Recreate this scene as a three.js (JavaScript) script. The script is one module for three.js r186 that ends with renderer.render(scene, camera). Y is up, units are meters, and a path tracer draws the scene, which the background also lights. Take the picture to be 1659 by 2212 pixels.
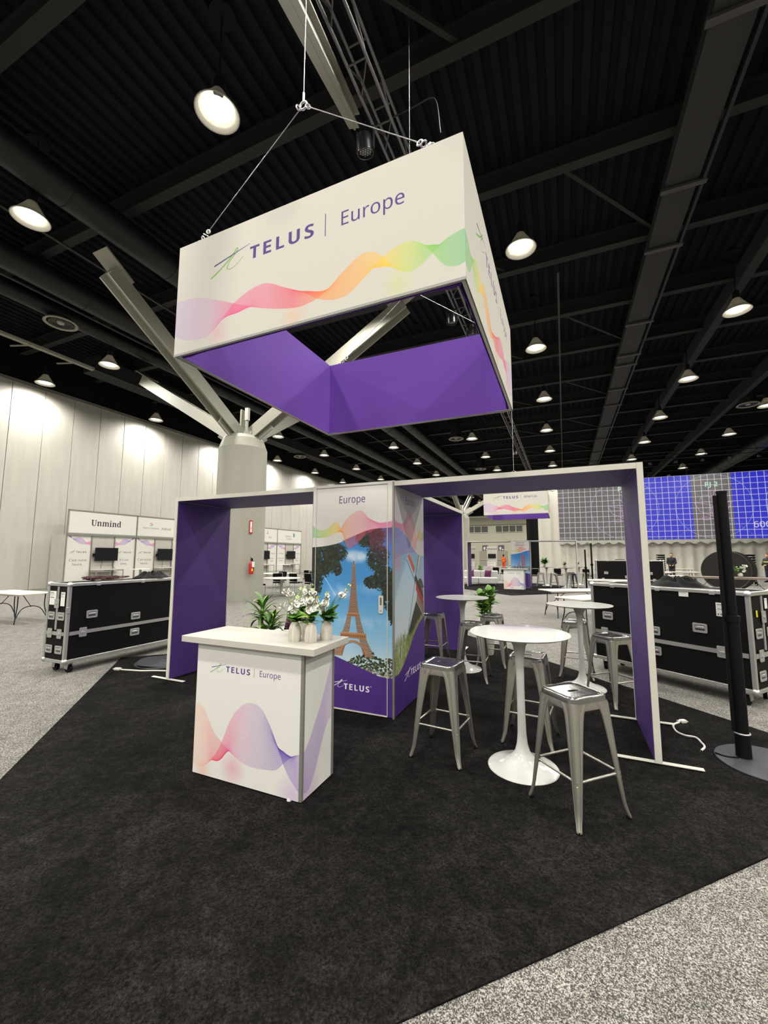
import * as THREE from 'three';
import { RoundedBoxGeometry } from 'three/addons/geometries/RoundedBoxGeometry.js';
import { mergeGeometries, toCreasedNormals } from 'three/addons/utils/BufferGeometryUtils.js';
import { MarchingCubes } from 'three/addons/objects/MarchingCubes.js';

// ---------- camera, exposure (world: x right, y up, -z = depth of the hall) ----------
const scene = new THREE.Scene();
scene.background = new THREE.Color(0x000000);
const FOCAL = 885.9, CAM_H = 1.682;
const camera = new THREE.PerspectiveCamera(2 * Math.atan(1106 / FOCAL) * 180 / Math.PI, 1659 / 2212, 0.05, 200);
camera.rotation.order = 'YXZ';
camera.position.set(0, CAM_H, 0);
camera.rotation.set(6.086 * Math.PI / 180, 23.614 * Math.PI / 180, 0.078 * Math.PI / 180);
scene.add(camera);
const renderer = new THREE.WebGLRenderer();
renderer.toneMapping = THREE.LinearToneMapping;
renderer.toneMappingExposure = 0.064;
renderer.shadowMap.enabled = true;
const LAMP_CANDELA = 1500, LAMP_COLOR = new THREE.Color(1.0, 0.96, 0.88);
// high-bay lamps of the hall: columns (x) and rows (depth), all at one height
const LAMP_Y = 10.1, LAMP_COLS = [-23.0, -18.2, -11.9, -5.75, -0.7, 5.75, 10.75, 17.0], LAMP_ROWS = [];
for (let k = -5; k < 12; k++) LAMP_ROWS.push(5.1 + 5.96 * k);

// ---------- helpers ----------
let seed = 7;
const rnd = () => { seed = (seed * 1664525 + 1013904223) >>> 0; return seed / 4294967296; };
const rr = (a, b) => a + (b - a) * rnd();
const R = (deg) => deg * Math.PI / 180;
const V = (x, y, z) => new THREE.Vector3(x, y, z);
const taken = {};
const numbered = (n) => { const k = taken[n] = (taken[n] ?? -1) + 1; return k ? n + '_' + String(k).padStart(3, '0') : n; };
const ORD = ['first', 'second', 'third', 'fourth', 'fifth', 'sixth', 'seventh', 'eighth', 'ninth', 'tenth', 'eleventh', 'twelfth', 'thirteenth', 'fourteenth', 'fifteenth'];
function std(color, roughness = 0.6, metalness = 0, extra = {}) { return new THREE.MeshStandardMaterial({ color, roughness, metalness, side: THREE.DoubleSide, ...extra }); }
function mesh(name, geo, mat, parent = scene) {
  const m = new THREE.Mesh(Array.isArray(geo) ? merge(geo) : geo, mat); m.name = parent === scene ? numbered(name) : name;
  m.castShadow = m.receiveShadow = true; parent.add(m); return m;
}
function tag(o, label, category, group, kind) { o.userData.label = label; if (category) o.userData.category = category; if (group) o.userData.group = group; if (kind) o.userData.kind = kind; return o; }
function thing(name, label, category, x, d, y = 0, turn = 0, group) {
  const o = new THREE.Group(); o.name = numbered(name); o.position.set(x, y, -d); o.rotation.y = turn; scene.add(o); return tag(o, label, category, group);
}
function struct(name, geo, mat) { const m = mesh(name, geo, mat); m.userData.kind = 'structure'; return m; }
function dup(src, x, d, y, turn, label) { const o = src.clone(); o.name = numbered(src.name.replace(/_\d{3}$/, '')); o.userData = { ...src.userData }; o.position.set(x, y, -d); o.rotation.y = turn; scene.add(o); if (label) o.userData.label = label; return o; }
function merge(list) { const l = list.map((g) => { const n = g.index ? g.toNonIndexed() : g.clone(); for (const k of Object.keys(n.attributes)) if (!['position', 'normal', 'uv'].includes(k)) n.deleteAttribute(k); return n; }); return l.length > 1 ? mergeGeometries(l) : l[0]; }
const bx = (w, h, l, x = 0, y = 0, z = 0, rx = 0, ry = 0, rz = 0) => { const g = new THREE.BoxGeometry(w, h, l); if (rx) g.rotateX(rx); if (rz) g.rotateZ(rz); if (ry) g.rotateY(ry); return g.translate(x, y, z); };
const rb = (w, h, l, x = 0, y = 0, z = 0, r = 0.006, s = 2) => new RoundedBoxGeometry(w, h, l, s, Math.min(r, w / 2.01, h / 2.01, l / 2.01)).translate(x, y, z);
const cyl = (r0, r1, h, x = 0, y = 0, z = 0, n = 20) => new THREE.CylinderGeometry(r0, r1, h, n).translate(x, y, z);
const sph = (r, x = 0, y = 0, z = 0, sx = 1, sy = 1, sz = 1, n = 12) => new THREE.SphereGeometry(r, n, Math.ceil(n * 0.7)).scale(sx, sy, sz).translate(x, y, z);
const lathe = (pts, n = 40) => new THREE.LatheGeometry(pts.map(([r, y]) => new THREE.Vector2(Math.max(r, 0.0001), y)), n);
const tube = (pts, r, seg = 24, rad = 8) => new THREE.TubeGeometry(new THREE.CatmullRomCurve3(pts), seg, r, rad);
function bar(a, b, r, n = 8, r1 = r) { const d = b.clone().sub(a), g = new THREE.CylinderGeometry(r1, r, d.length(), n); g.applyQuaternion(new THREE.Quaternion().setFromUnitVectors(V(0, 1, 0), d.clone().normalize())); const c = a.clone().add(b).multiplyScalar(0.5); return g.translate(c.x, c.y, c.z); }
function beam(a, b, w, h, up = V(0, 1, 0)) { // rectangular bar from a to b, h along up
  const d = b.clone().sub(a), L = d.length(), zx = d.clone().normalize(), xx = new THREE.Vector3().crossVectors(up, zx).normalize(), yy = new THREE.Vector3().crossVectors(zx, xx);
  const g = new THREE.BoxGeometry(w, h, L), c = a.clone().add(b).multiplyScalar(0.5); g.applyMatrix4(new THREE.Matrix4().makeBasis(xx, yy, zx).setPosition(c)); return g;
}
function loft(rows, closed = false) { // rows: arrays of Vector3, same length
  const n = rows[0].length, pos = [], uv = [], idx = [];
  rows.forEach((r, i) => r.forEach((p, j) => { pos.push(p.x, p.y, p.z); uv.push(j / (n - 1), i / (rows.length - 1)); }));
  for (let i = 0; i + 1 < rows.length; i++) for (let j = 0; j < (closed ? n : n - 1); j++) { const a = i * n + j, b = i * n + (j + 1) % n, c = a + n, e = b + n; idx.push(a, b, c, b, e, c); }
  const g = new THREE.BufferGeometry(); g.setAttribute('position', new THREE.Float32BufferAttribute(pos, 3)); g.setAttribute('uv', new THREE.Float32BufferAttribute(uv, 2)); g.setIndex(idx); g.computeVertexNormals(); return g;
}
function shapeGeo(pts, depth, bevel = 0, holes = []) {
  const s = new THREE.Shape(pts.map((p) => new THREE.Vector2(...p))); for (const h of holes) s.holes.push(new THREE.Path(h.map((p) => new THREE.Vector2(...p))));
  return new THREE.ExtrudeGeometry(s, { depth, bevelEnabled: bevel > 0, bevelSize: bevel, bevelThickness: bevel, bevelSegments: 2, steps: 1 });
}
const roundRect = (w, h, r, n = 5) => { const o = []; for (const [cx, cy, a] of [[w / 2 - r, h / 2 - r, 0], [-w / 2 + r, h / 2 - r, 90], [-w / 2 + r, -h / 2 + r, 180], [w / 2 - r, -h / 2 + r, 270]]) for (let i = 0; i <= n; i++) { const t = R(a + 90 * i / n); o.push([cx + r * Math.cos(t), cy + r * Math.sin(t)]); } return o; };
function quad(a, b, c, d) { // a b c d anticlockwise seen from the front; uv 0..1
  const g = new THREE.BufferGeometry(); g.setAttribute('position', new THREE.Float32BufferAttribute([a, b, c, d].flatMap((p) => [p.x, p.y, p.z]), 3)); g.setAttribute('uv', new THREE.Float32BufferAttribute([0, 0, 1, 0, 1, 1, 0, 1], 2)); g.setIndex([0, 1, 2, 0, 2, 3]); g.computeVertexNormals(); return g;
}
const sheet = (w, h, x = 0, y = 0, z = 0, ry = 0) => new THREE.PlaneGeometry(w, h).rotateY(ry).translate(x, y, z);
function uvMetres(g) { // planar uv in metres on the dominant axis
  const n = g.index ? g.toNonIndexed() : g, p = n.attributes.position, m = n.attributes.normal, uv = new Float32Array(p.count * 2);
  for (let i = 0; i < p.count; i++) { const ax = Math.abs(m.getX(i)), ay = Math.abs(m.getY(i)), az = Math.abs(m.getZ(i)); const q = ay >= ax && ay >= az ? [p.getX(i), p.getZ(i)] : ax > az ? [p.getZ(i), p.getY(i)] : [p.getX(i), p.getY(i)]; uv[2 * i] = q[0]; uv[2 * i + 1] = q[1]; }
  n.setAttribute('uv', new THREE.BufferAttribute(uv, 2)); return n;
}

// ---------- computed textures ----------
function dataTex(n, fn, colour = true) {
  const a = new Uint8Array(n * n * 4); for (let y = 0; y < n; y++) for (let x = 0; x < n; x++) { const c = fn(x, y), i = (y * n + x) * 4; a[i] = c[0]; a[i + 1] = c[1]; a[i + 2] = c[2]; a[i + 3] = 255; }
  const t = new THREE.DataTexture(a, n, n); t.wrapS = t.wrapT = THREE.RepeatWrapping; t.magFilter = THREE.LinearFilter; t.minFilter = THREE.LinearMipmapLinearFilter; t.generateMipmaps = true; if (colour) t.colorSpace = THREE.SRGBColorSpace; t.needsUpdate = true; return t;
}
function noiseGrid(n, cells) { // tiling value noise, n pixels, cells per tile
  const g = new Float32Array(cells * cells).map(() => rnd()), out = new Float32Array(n * n), s = cells / n;
  for (let y = 0; y < n; y++) for (let x = 0; x < n; x++) { const fx = x * s, fy = y * s, ix = fx | 0, iy = fy | 0; let u = fx - ix, v = fy - iy; u = u * u * (3 - 2 * u); v = v * v * (3 - 2 * v); const a = g[iy * cells + ix], b = g[iy * cells + (ix + 1) % cells], c = g[((iy + 1) % cells) * cells + ix], d = g[((iy + 1) % cells) * cells + (ix + 1) % cells]; out[y * n + x] = (a + (b - a) * u) * (1 - v) + (c + (d - c) * u) * v; }
  return out;
}
const clamp = (v, a = 0, b = 255) => Math.max(a, Math.min(b, v));
const TN = 1024, na = noiseGrid(TN, 512), nb = noiseGrid(TN, 200), nc = noiseGrid(TN, 12), nd = noiseGrid(TN, 5), ne = noiseGrid(TN, 46);
// grey speckled broadloom, tile of 2 m
const greyTex = dataTex(TN, (x, y) => { const i = y * TN + x; let v = na[i] * 0.5 + nb[i] * 0.5; v = (v - 0.5) * 2.5 + 0.5; v = clamp(v, 0, 1); const w = 0.93 + 0.14 * nc[i]; return [clamp((46 + 132 * v) * w), clamp((45 + 129 * v) * w), clamp((44 + 122 * v) * w)]; });
const greyBump = dataTex(TN, (x, y) => { const i = y * TN + x, v = clamp(255 * (na[i] * 0.7 + nb[i] * 0.3)); return [v, v, v]; }, false);
// black needle-punch carpet, tile of 2.4 m
const blackTex = dataTex(TN, (x, y) => { const i = y * TN + x; const w = 0.5 + 0.35 * nc[i] + 0.35 * nd[i] + 0.45 * ne[i]; const v = (25 + 22 * (na[i] - 0.5) + 16 * (nb[i] - 0.5)) * w + (na[i] > 0.95 ? 10 : 0); return [clamp(v * 0.93 + 1), clamp(v * 0.89 + 1), clamp(v * 0.87 + 1)]; });
const paintTex = dataTex(512, (x, y) => { const i = (y * 2) * TN + x * 2, v = 232 + 16 * (na[i] - 0.5) + 10 * (nc[i] - 0.5); return [v, v, v]; });
const brushTex = (() => { const n = noiseGrid(512, 256), m = noiseGrid(512, 8); return dataTex(512, (x, y) => { const a = n[x], b = m[y * 512 + x], c = n[y * 512 + x]; const v = clamp(150 + 70 * (a - 0.5) + 70 * (b - 0.5) + 30 * (c - 0.5)); return [v, v, v]; }, false); })();
const rep = (t, u, v) => { const c = t.clone(); c.repeat.set(u, v); c.needsUpdate = true; return c; };
function canvasTex(w, h, draw) { const c = document.createElement('canvas'); c.width = w; c.height = h; draw(c.getContext('2d'), w, h); const t = new THREE.CanvasTexture(c); t.colorSpace = THREE.SRGBColorSpace; t.anisotropy = 8; return t; }
const printMat = (tex, rough = 0.45, extra = {}) => new THREE.MeshStandardMaterial({ map: tex, roughness: rough, side: THREE.DoubleSide, ...extra });

// text squeezed to a given width and cap height; x left edge, y baseline
function fitText(g, s, x, y, width, cap, weight = '', fill = '#4b2f82', font = 'sans-serif', spacing = 0) {
  g.save(); g.font = `${weight} 100px ${font}`; g.letterSpacing = spacing + 'px'; const m = g.measureText(s).width - spacing; g.fillStyle = fill; g.translate(x, y); g.scale(width / m, cap / 73); g.fillText(s, 0, 0); g.restore();
}
function spline(pts) { // monotone-ish Catmull-Rom through [x, y] as a function of x
  const n = pts.length, m = pts.map((p, i) => i === 0 ? (pts[1][1] - p[1]) / (pts[1][0] - p[0]) : i === n - 1 ? (p[1] - pts[i - 1][1]) / (p[0] - pts[i - 1][0]) : (pts[i + 1][1] - pts[i - 1][1]) / (pts[i + 1][0] - pts[i - 1][0]));
  return (x) => { let i = 0; while (i < n - 2 && x > pts[i + 1][0]) i++; const [x0, y0] = pts[i], [x1, y1] = pts[i + 1], h = x1 - x0, t = (x - x0) / h, t2 = t * t, t3 = t2 * t; return (2 * t3 - 3 * t2 + 1) * y0 + (t3 - 2 * t2 + t) * h * m[i] + (-2 * t3 + 3 * t2) * y1 + (t3 - t2) * h * m[i + 1]; };
}
// a ribbon of fine lines between two crossing curves, coloured along x. stops: [x, css colour]
function ribbon(g, A, B, stops, lines = 46, alpha = 0.5, fill = 0.26, lw = 1.1, twist = []) {
  const fa = spline(A), fb = spline(B), x0 = Math.max(A[0][0], B[0][0]), x1 = Math.min(A[A.length - 1][0], B[B.length - 1][0]), gr = g.createLinearGradient(x0, 0, x1, 0);
  for (const [x, c] of stops) gr.addColorStop(clamp((x - x0) / (x1 - x0), 0, 1), c);
  const N = 140, xs = [...Array(N + 1)].map((_, i) => x0 + (x1 - x0) * i / N);
  const at = (x, t) => { const ya = fa(x), yb = fb(x), yc = (ya + yb) / 2 + twist.reduce((s, [tx, off, wd]) => s + off * Math.exp(-(((x - tx) / wd) ** 2)), 0); return (1 - t) * (1 - t) * ya + 2 * t * (1 - t) * yc + t * t * yb; };
  g.save(); g.fillStyle = gr; const strips = twist.length ? 6 : 1; g.globalAlpha = fill;
  for (let q = 0; q < strips; q++) { g.beginPath(); xs.forEach((x, i) => i ? g.lineTo(x, at(x, q / strips)) : g.moveTo(x, at(x, q / strips))); [...xs].reverse().forEach((x) => g.lineTo(x, at(x, (q + 1) / strips))); g.fill(); }
  g.strokeStyle = gr; g.lineWidth = lw; g.globalAlpha = alpha;
  for (let k = 0; k <= lines; k++) { g.beginPath(); xs.forEach((x, i) => i ? g.lineTo(x, at(x, k / lines)) : g.moveTo(x, at(x, k / lines))); g.stroke(); }
  g.restore();
}
// the script mark: a slanted cross stroke and a looped stem, in a box of width w, height h, top left at x, y
function tMark(g, x, y, w, h, stem = '#6aa84f', cross = '#4b2f82') {
  const X = (u) => x + u * w, Y = (v) => y + v * h; g.save(); g.lineCap = 'butt'; g.lineJoin = 'round';
  const taper = (pts, w0, w1) => { for (let i = 0; i + 1 < pts.length; i++) { g.lineWidth = w0 + (w1 - w0) * i / (pts.length - 1); g.beginPath(); g.moveTo(...pts[i]); g.lineTo(...pts[i + 1]); g.stroke(); } };
  g.lineCap = 'round'; g.strokeStyle = stem;
  const c = (p) => new THREE.CatmullRomCurve3(p.map(([u, v]) => V(X(u), Y(v), 0))).getPoints(60).map((q) => [q.x, q.y]);
  taper(c([[0.0, 0.98], [0.2, 0.76], [0.45, 0.42], [0.62, 0.1], [0.66, 0.0], [0.69, 0.05], [0.62, 0.24], [0.48, 0.5], [0.42, 0.76], [0.5, 0.84], [0.65, 0.76], [0.84, 0.48]]), h * 0.075, h * 0.025);
  g.strokeStyle = cross; taper([...Array(20)].map((_, i) => [X(0.08 + 0.92 * i / 19), Y(0.46 - 0.44 * i / 19)]), h * 0.075, h * 0.02); g.restore();
}
function logo(g, x, y, w, mono, text = 'Europe') { // whole logo line, left edge x, baseline y, total width w
  const s = w / 1.86, dark = mono || '#46307a';
  tMark(g, x, y - 0.155 * s, 0.43 * s, 0.21 * s, mono || '#74a851', mono || '#4b3a78'); fitText(g, 'TELUS', x + 0.43 * s, y, 0.66 * s, 0.118 * s, 'bold', dark, 'sans-serif', 10);
  if (text) { g.fillStyle = dark; g.fillRect(x + 1.185 * s, y - 0.155 * s, 0.007 * s, 0.19 * s); fitText(g, text, x + 1.315 * s, y - 0.005 * s, 0.545 * s, 0.118 * s, '', dark); }
}
const COL = { lav: '#b7a0d8', vio: '#7c55b0', ind: '#4a2f9a', pink: '#e0457f', red: '#e0304d', org: '#ee7d34', yel: '#efc233', lime: '#b9d04a', grn: '#4fae63' };
// ---------- materials ----------
const M = {
  white: std(0xcfccc2, 0.5, 0, { map: rep(paintTex, 1, 1) }), trim: std(0xd4d2c6, 0.45), purple: std(0x4a2d78, 0.55), purpleSoft: std(0x633a9c, 0.8), counterTop: std(0xbfbcb3, 0.35),
  greyStrip: std(0x8f8f88, 0.4, 0.4), alu: std(0xc8c8c3, 0.36, 0.7), chrome: std(0xd4d4d2, 0.38, 0.75), caseBlack: std(0x0b0b0c, 0.62), black: std(0x0a0a0b, 0.6), rubber: std(0x0c0c0c, 0.8),
  steel: std(0xb3b0a7, 0.38, 0.85), steelSeat: std(0x969696, 0.3, 0.92, { roughnessMap: rep(brushTex, 0.5, 3) }), tulip: std(0xcfcfcc, 0.14), ceil: std(0x07070a, 0.85), duct: std(0x1a1a1d, 0.5, 0.3), ductFlat: std(0x1e1d1d, 0.7), beamDark: std(0x141415, 0.8),
  strut: std(0xb3b2a5, 0.5), pillar: std(0xb4b3a6, 0.75, 0, { map: rep(paintTex, 2, 3) }), cable: std(0xa8a8a8, 0.35, 0.9), whitePlastic: std(0xd8d5cc, 0.4), cloth: std(0x161618, 0.7), paper: std(0xe2e2dc, 0.8), yellow: std(0xe2d21f, 0.6), red: std(0xb3151b, 0.4),
  leaf: std(0x588832, 0.55), leafPale: std(0x86b13a, 0.5), leafDark: std(0x24471f, 0.55), petal: std(0xfbfaf0, 0.6), bud: std(0xc9d6a0, 0.6), trunk: std(0x6b5a3f, 0.85), ceramic: std(0xcfc9bd, 0.55), soil: std(0x2a2018, 0.95), sofa: std(0xe4e2dc, 0.5), plum: std(0x5b1c4a, 0.8), tableTop: std(0xd9d4c0, 0.5), ironLeg: std(0x23222c, 0.45, 0.5), tv: std(0x07070a, 0.25), drape: std(0xc2bfb4, 0.85), plate: std(0x4a4a50, 0.55, 0.6), grille: std(0x4a4943, 0.7), pink: std(0xa89a92, 0.6),
};
M.floor = std(0xffffff, 0.95, 0, { map: rep(greyTex, 1 / 0.93, 1 / 0.93), bumpMap: rep(greyBump, 1 / 0.93, 1 / 0.93), bumpScale: 0.004 });
M.carpet = new THREE.MeshPhysicalMaterial({ color: 0xffffff, roughness: 1, specularIntensity: 0.12, side: THREE.DoubleSide, map: rep(blackTex, 1 / 2.4, 1 / 2.4), bumpMap: rep(greyBump, 1 / 1.2, 1 / 1.2), bumpScale: 0.004 });
M.ceil = new THREE.MeshPhysicalMaterial({ color: 0x1c1c21, roughness: 1, specularIntensity: 0.15, side: THREE.DoubleSide });
for (const [k, c] of [['caseBlack', 0x060607], ['black', 0x070708], ['rubber', 0x080808], ['cloth', 0x101012]]) M[k] = new THREE.MeshPhysicalMaterial({ color: c, roughness: 0.7, specularIntensity: 0.35, side: THREE.DoubleSide });
M.tulipTop = std(0xd6d6d2, 0.06);
M.lens = new THREE.MeshStandardMaterial({ color: 0xffffff, emissive: new THREE.Color(1, 0.95, 0.82), emissiveIntensity: 70, roughness: 0.4 });
M.shade = new THREE.MeshPhysicalMaterial({ color: 0xeeeade, roughness: 0.9, transmission: 0.22, thickness: 0, side: THREE.DoubleSide });

// ---------- hall shell ----------
const X0 = -24, X1 = 22, DN = -30, DF = 76, CEIL = 12.2;
const hallMidZ = -(DN + DF) / 2, hallLen = DF - DN, hallW = X1 - X0, hallMidX = (X0 + X1) / 2;
tag(struct('floor', uvMetres(bx(hallW + 1, 0.3, hallLen + 1, hallMidX, -0.15, hallMidZ)), M.floor), 'grey speckled carpet floor of the exhibition hall');
// ribbed black roof deck
{
  const prof = []; const n = Math.round(hallW / 0.36); for (let i = 0; i <= n; i++) { const x = X0 + i * hallW / n; prof.push([x, CEIL], [x + 0.16, CEIL], [x + 0.2, CEIL + 0.1], [x + 0.32, CEIL + 0.1]); } prof.push([X1 + 0.4, CEIL + 0.4], [X0, CEIL + 0.4]);
  const c = struct('ceiling', shapeGeo(prof, hallLen + 1).translate(0, 0, -DF - 0.5), M.ceil); tag(c, 'black ribbed roof deck high above the hall');
  const tr = new THREE.Group(); tr.name = 'trim_1'; tr.userData.kind = 'structure'; tr.userData.label = 'black steel beams and girders under the roof deck'; scene.add(tr);
  for (let d = -28; d < DF - 1; d += 3.5) mesh('beam', [bx(hallW, 0.5, 0.03, hallMidX, 11.75, -d), bx(hallW, 0.04, 0.26, hallMidX, 11.5, -d), bx(hallW, 0.04, 0.26, hallMidX, 12.0, -d)], M.beamDark, tr);
  for (const x of [5.95, 9.85]) mesh('girder', [bx(0.05, 0.8, hallLen - 1, x, 11.35, hallMidZ), bx(0.3, 0.05, hallLen - 1, x, 10.95, hallMidZ)], M.beamDark, tr);
  for (let d = 3.5; d < 50; d += 7) for (const [xa, xb] of [[0.3, 3], [-4.5, -1.5]]) mesh('brace', [beam(V(xa, 11.6, -d), V(xb, 11.6, -d - 3.4), 0.1, 0.1)], M.beamDark, tr);
}
// left wall of tall movable panels
{
  const w = struct('wall_left', bx(0.5, CEIL, hallLen + 1, X0 - 0.31, CEIL / 2, hallMidZ), M.black); tag(w, 'tall white wall of movable panels along the left side of the hall');
  const PW = 1.385, g = rb(0.05, 10.06, PW - 0.022, 0, 5.04, 0, 0.006, 1); let d = 10.24 - PW * 28;
  for (; d + PW < DF; d += PW) { const p = mesh('panel', g, M.white, w); p.position.set(X0 - 0.03, 0, -(d + PW / 2)); }
  mesh('head_track', bx(0.14, 0.1, hallLen, X0, 10.14, hallMidZ), M.greyStrip, w);
}
const shellPaint = std(0xbdbba8, 0.8, 0, { map: rep(paintTex, 0.3, 0.3) });
tag(struct('wall_right', bx(0.4, CEIL, hallLen + 1, X1 + 0.2, CEIL / 2, hallMidZ), shellPaint), 'right side wall of the hall');
tag(struct('wall_front', bx(hallW + 1, CEIL, 0.4, hallMidX, CEIL / 2, -DN + 0.2), shellPaint), 'end wall of the hall behind the viewer');
{
  const w = struct('wall_back', bx(hallW + 1, CEIL, 0.4, hallMidX, CEIL / 2, -DF - 0.2), shellPaint); tag(w, 'cream far end wall with a row of grey vents');
  mesh('upper_band', bx(14.5, 1.3, 0.3, -11.5, 7.95, -DF + 0.15), std(0x8d8b79, 0.8), w);
  mesh('ledge', bx(14.5, 0.3, 0.5, -11.5, 8.75, -DF + 0.25), M.trim, w);
  mesh('dark_soffit', bx(hallW, 3.2, 0.4, hallMidX, 10.6, -DF + 0.3), M.ceil, w);
  for (const [a, b] of [[-17.6, -12.5], [-11.2, -6.5]]) for (let k = 0; k < 4; k++) { const wv = (b - a) / 4, v = mesh('vent', bx(wv - 0.16, 1.15, 0.08, a + wv * (k + 0.5), 6.5, -DF + 0.04), M.grille, w); mesh('vent_frame', [bx(wv - 0.05, 0.07, 0.14, a + wv * (k + 0.5), 7.1, -DF + 0.07), bx(wv - 0.05, 0.07, 0.14, a + wv * (k + 0.5), 5.9, -DF + 0.07), bx(0.07, 1.2, 0.14, a + wv * k + 0.03, 6.5, -DF + 0.07)], M.trim, v); }
  for (const x of [-15.8, -13.2, -10.2, -7.6]) { const dr = struct('door_' + (x + 17 | 0), bx(1.9, 2.6, 0.12, x, 1.3, -DF + 0.06), std(0x8d8879, 0.6)); tag(dr, 'pair of grey doors in the far end wall'); mesh('push_bar', bx(1.6, 0.08, 0.1, x, 1.0, -DF + 0.16), M.alu, dr); }
  for (const [x, s] of [[-13.1, 'left'], [-10.3, 'right']]) { const sg = thing('washroom_sign', `dark square pictogram sign over the far doors, ${s} one`, 'sign', x, DF - 0.12, 3.1); mesh('plate', rb(1.0, 1.0, 0.06, 0, 0, 0, 0.03), std(0x4c4d55, 0.5), sg); mesh('pictogram', [cyl(0.1, 0.1, 0.02, -0.16, 0.24, 0.04, 14).clone().rotateX(0), bx(0.24, 0.36, 0.02, -0.16, -0.03, 0.04), bx(0.1, 0.3, 0.02, -0.16, -0.32, 0.04), bx(0.04, 0.5, 0.02, 0.06, 0, 0.04), bx(0.3, 0.16, 0.02, 0.27, -0.3, 0.04)], M.paper, sg); }
}

// ---------- high-bay lamps ----------
{
  const shadeG = lathe([[0.075, 0.42], [0.1, 0.4], [0.17, 0.26], [0.28, 0.06], [0.345, -0.02], [0.36, -0.05], [0.345, -0.055], [0.33, -0.03], [0.265, 0.06], [0.155, 0.25], [0.08, 0.38]], 28);
  const lensG = lathe([[0, -0.02], [0.12, -0.015], [0.2, 0.0], [0.225, 0.03], [0.2, 0.05], [0, 0.05]], 28), domeG = lathe([[0, 0.17], [0.12, 0.16], [0.2, 0.1], [0.23, 0.0]], 20);
  const housG = [cyl(0.085, 0.1, 0.26, 0, 0.53, 0, 16), cyl(0.1, 0.1, 0.02, 0, 0.48, 0, 16), cyl(0.1, 0.1, 0.02, 0, 0.56, 0, 16)], stemG = [cyl(0.015, 0.015, 1.5, 0, 1.35, 0, 8), sph(0.05, 0, 0.68, 0), cyl(0.22, 0.22, 0.02, 0, 2.088, 0, 16)];
  const H = merge(housG), S = merge(stemG);
  LAMP_COLS.forEach((x, ci) => LAMP_ROWS.forEach((d, ri) => {
    if (d > 20 && x > 12) return;
    const l = thing('high_bay_lamp', ri < 4 ? 'bell-shaped ceiling lamp above and behind the viewer' : `glowing bell-shaped ceiling lamp, ${ORD[ri - 4]} nearest in the ${ORD[ci]} lamp row from the white wall`, 'ceiling lamp', x + 0.06 * Math.sin(ri * 2.1 + ci), d, LAMP_Y, 0, 'high-bay lamps of the hall');
    l.scale.set(1.14, 1, 1.14); mesh('housing', H, M.duct, l); const sh = mesh('shade', shadeG, M.shade, l); mesh('lens', lensG, M.lens, l); mesh('stem', S, M.ceil, l);
    const s = new THREE.SpotLight(LAMP_COLOR, LAMP_CANDELA, 0, 1.5, 0.5, 2); s.name = 'lamp_light'; s.position.set(0, -0.1, 0); s.castShadow = true; s.shadow.radius = 14; s.target.position.set(0, -2, 0); s.target.name = 'lamp_aim'; l.add(s, s.target);
  }));
}
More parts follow.
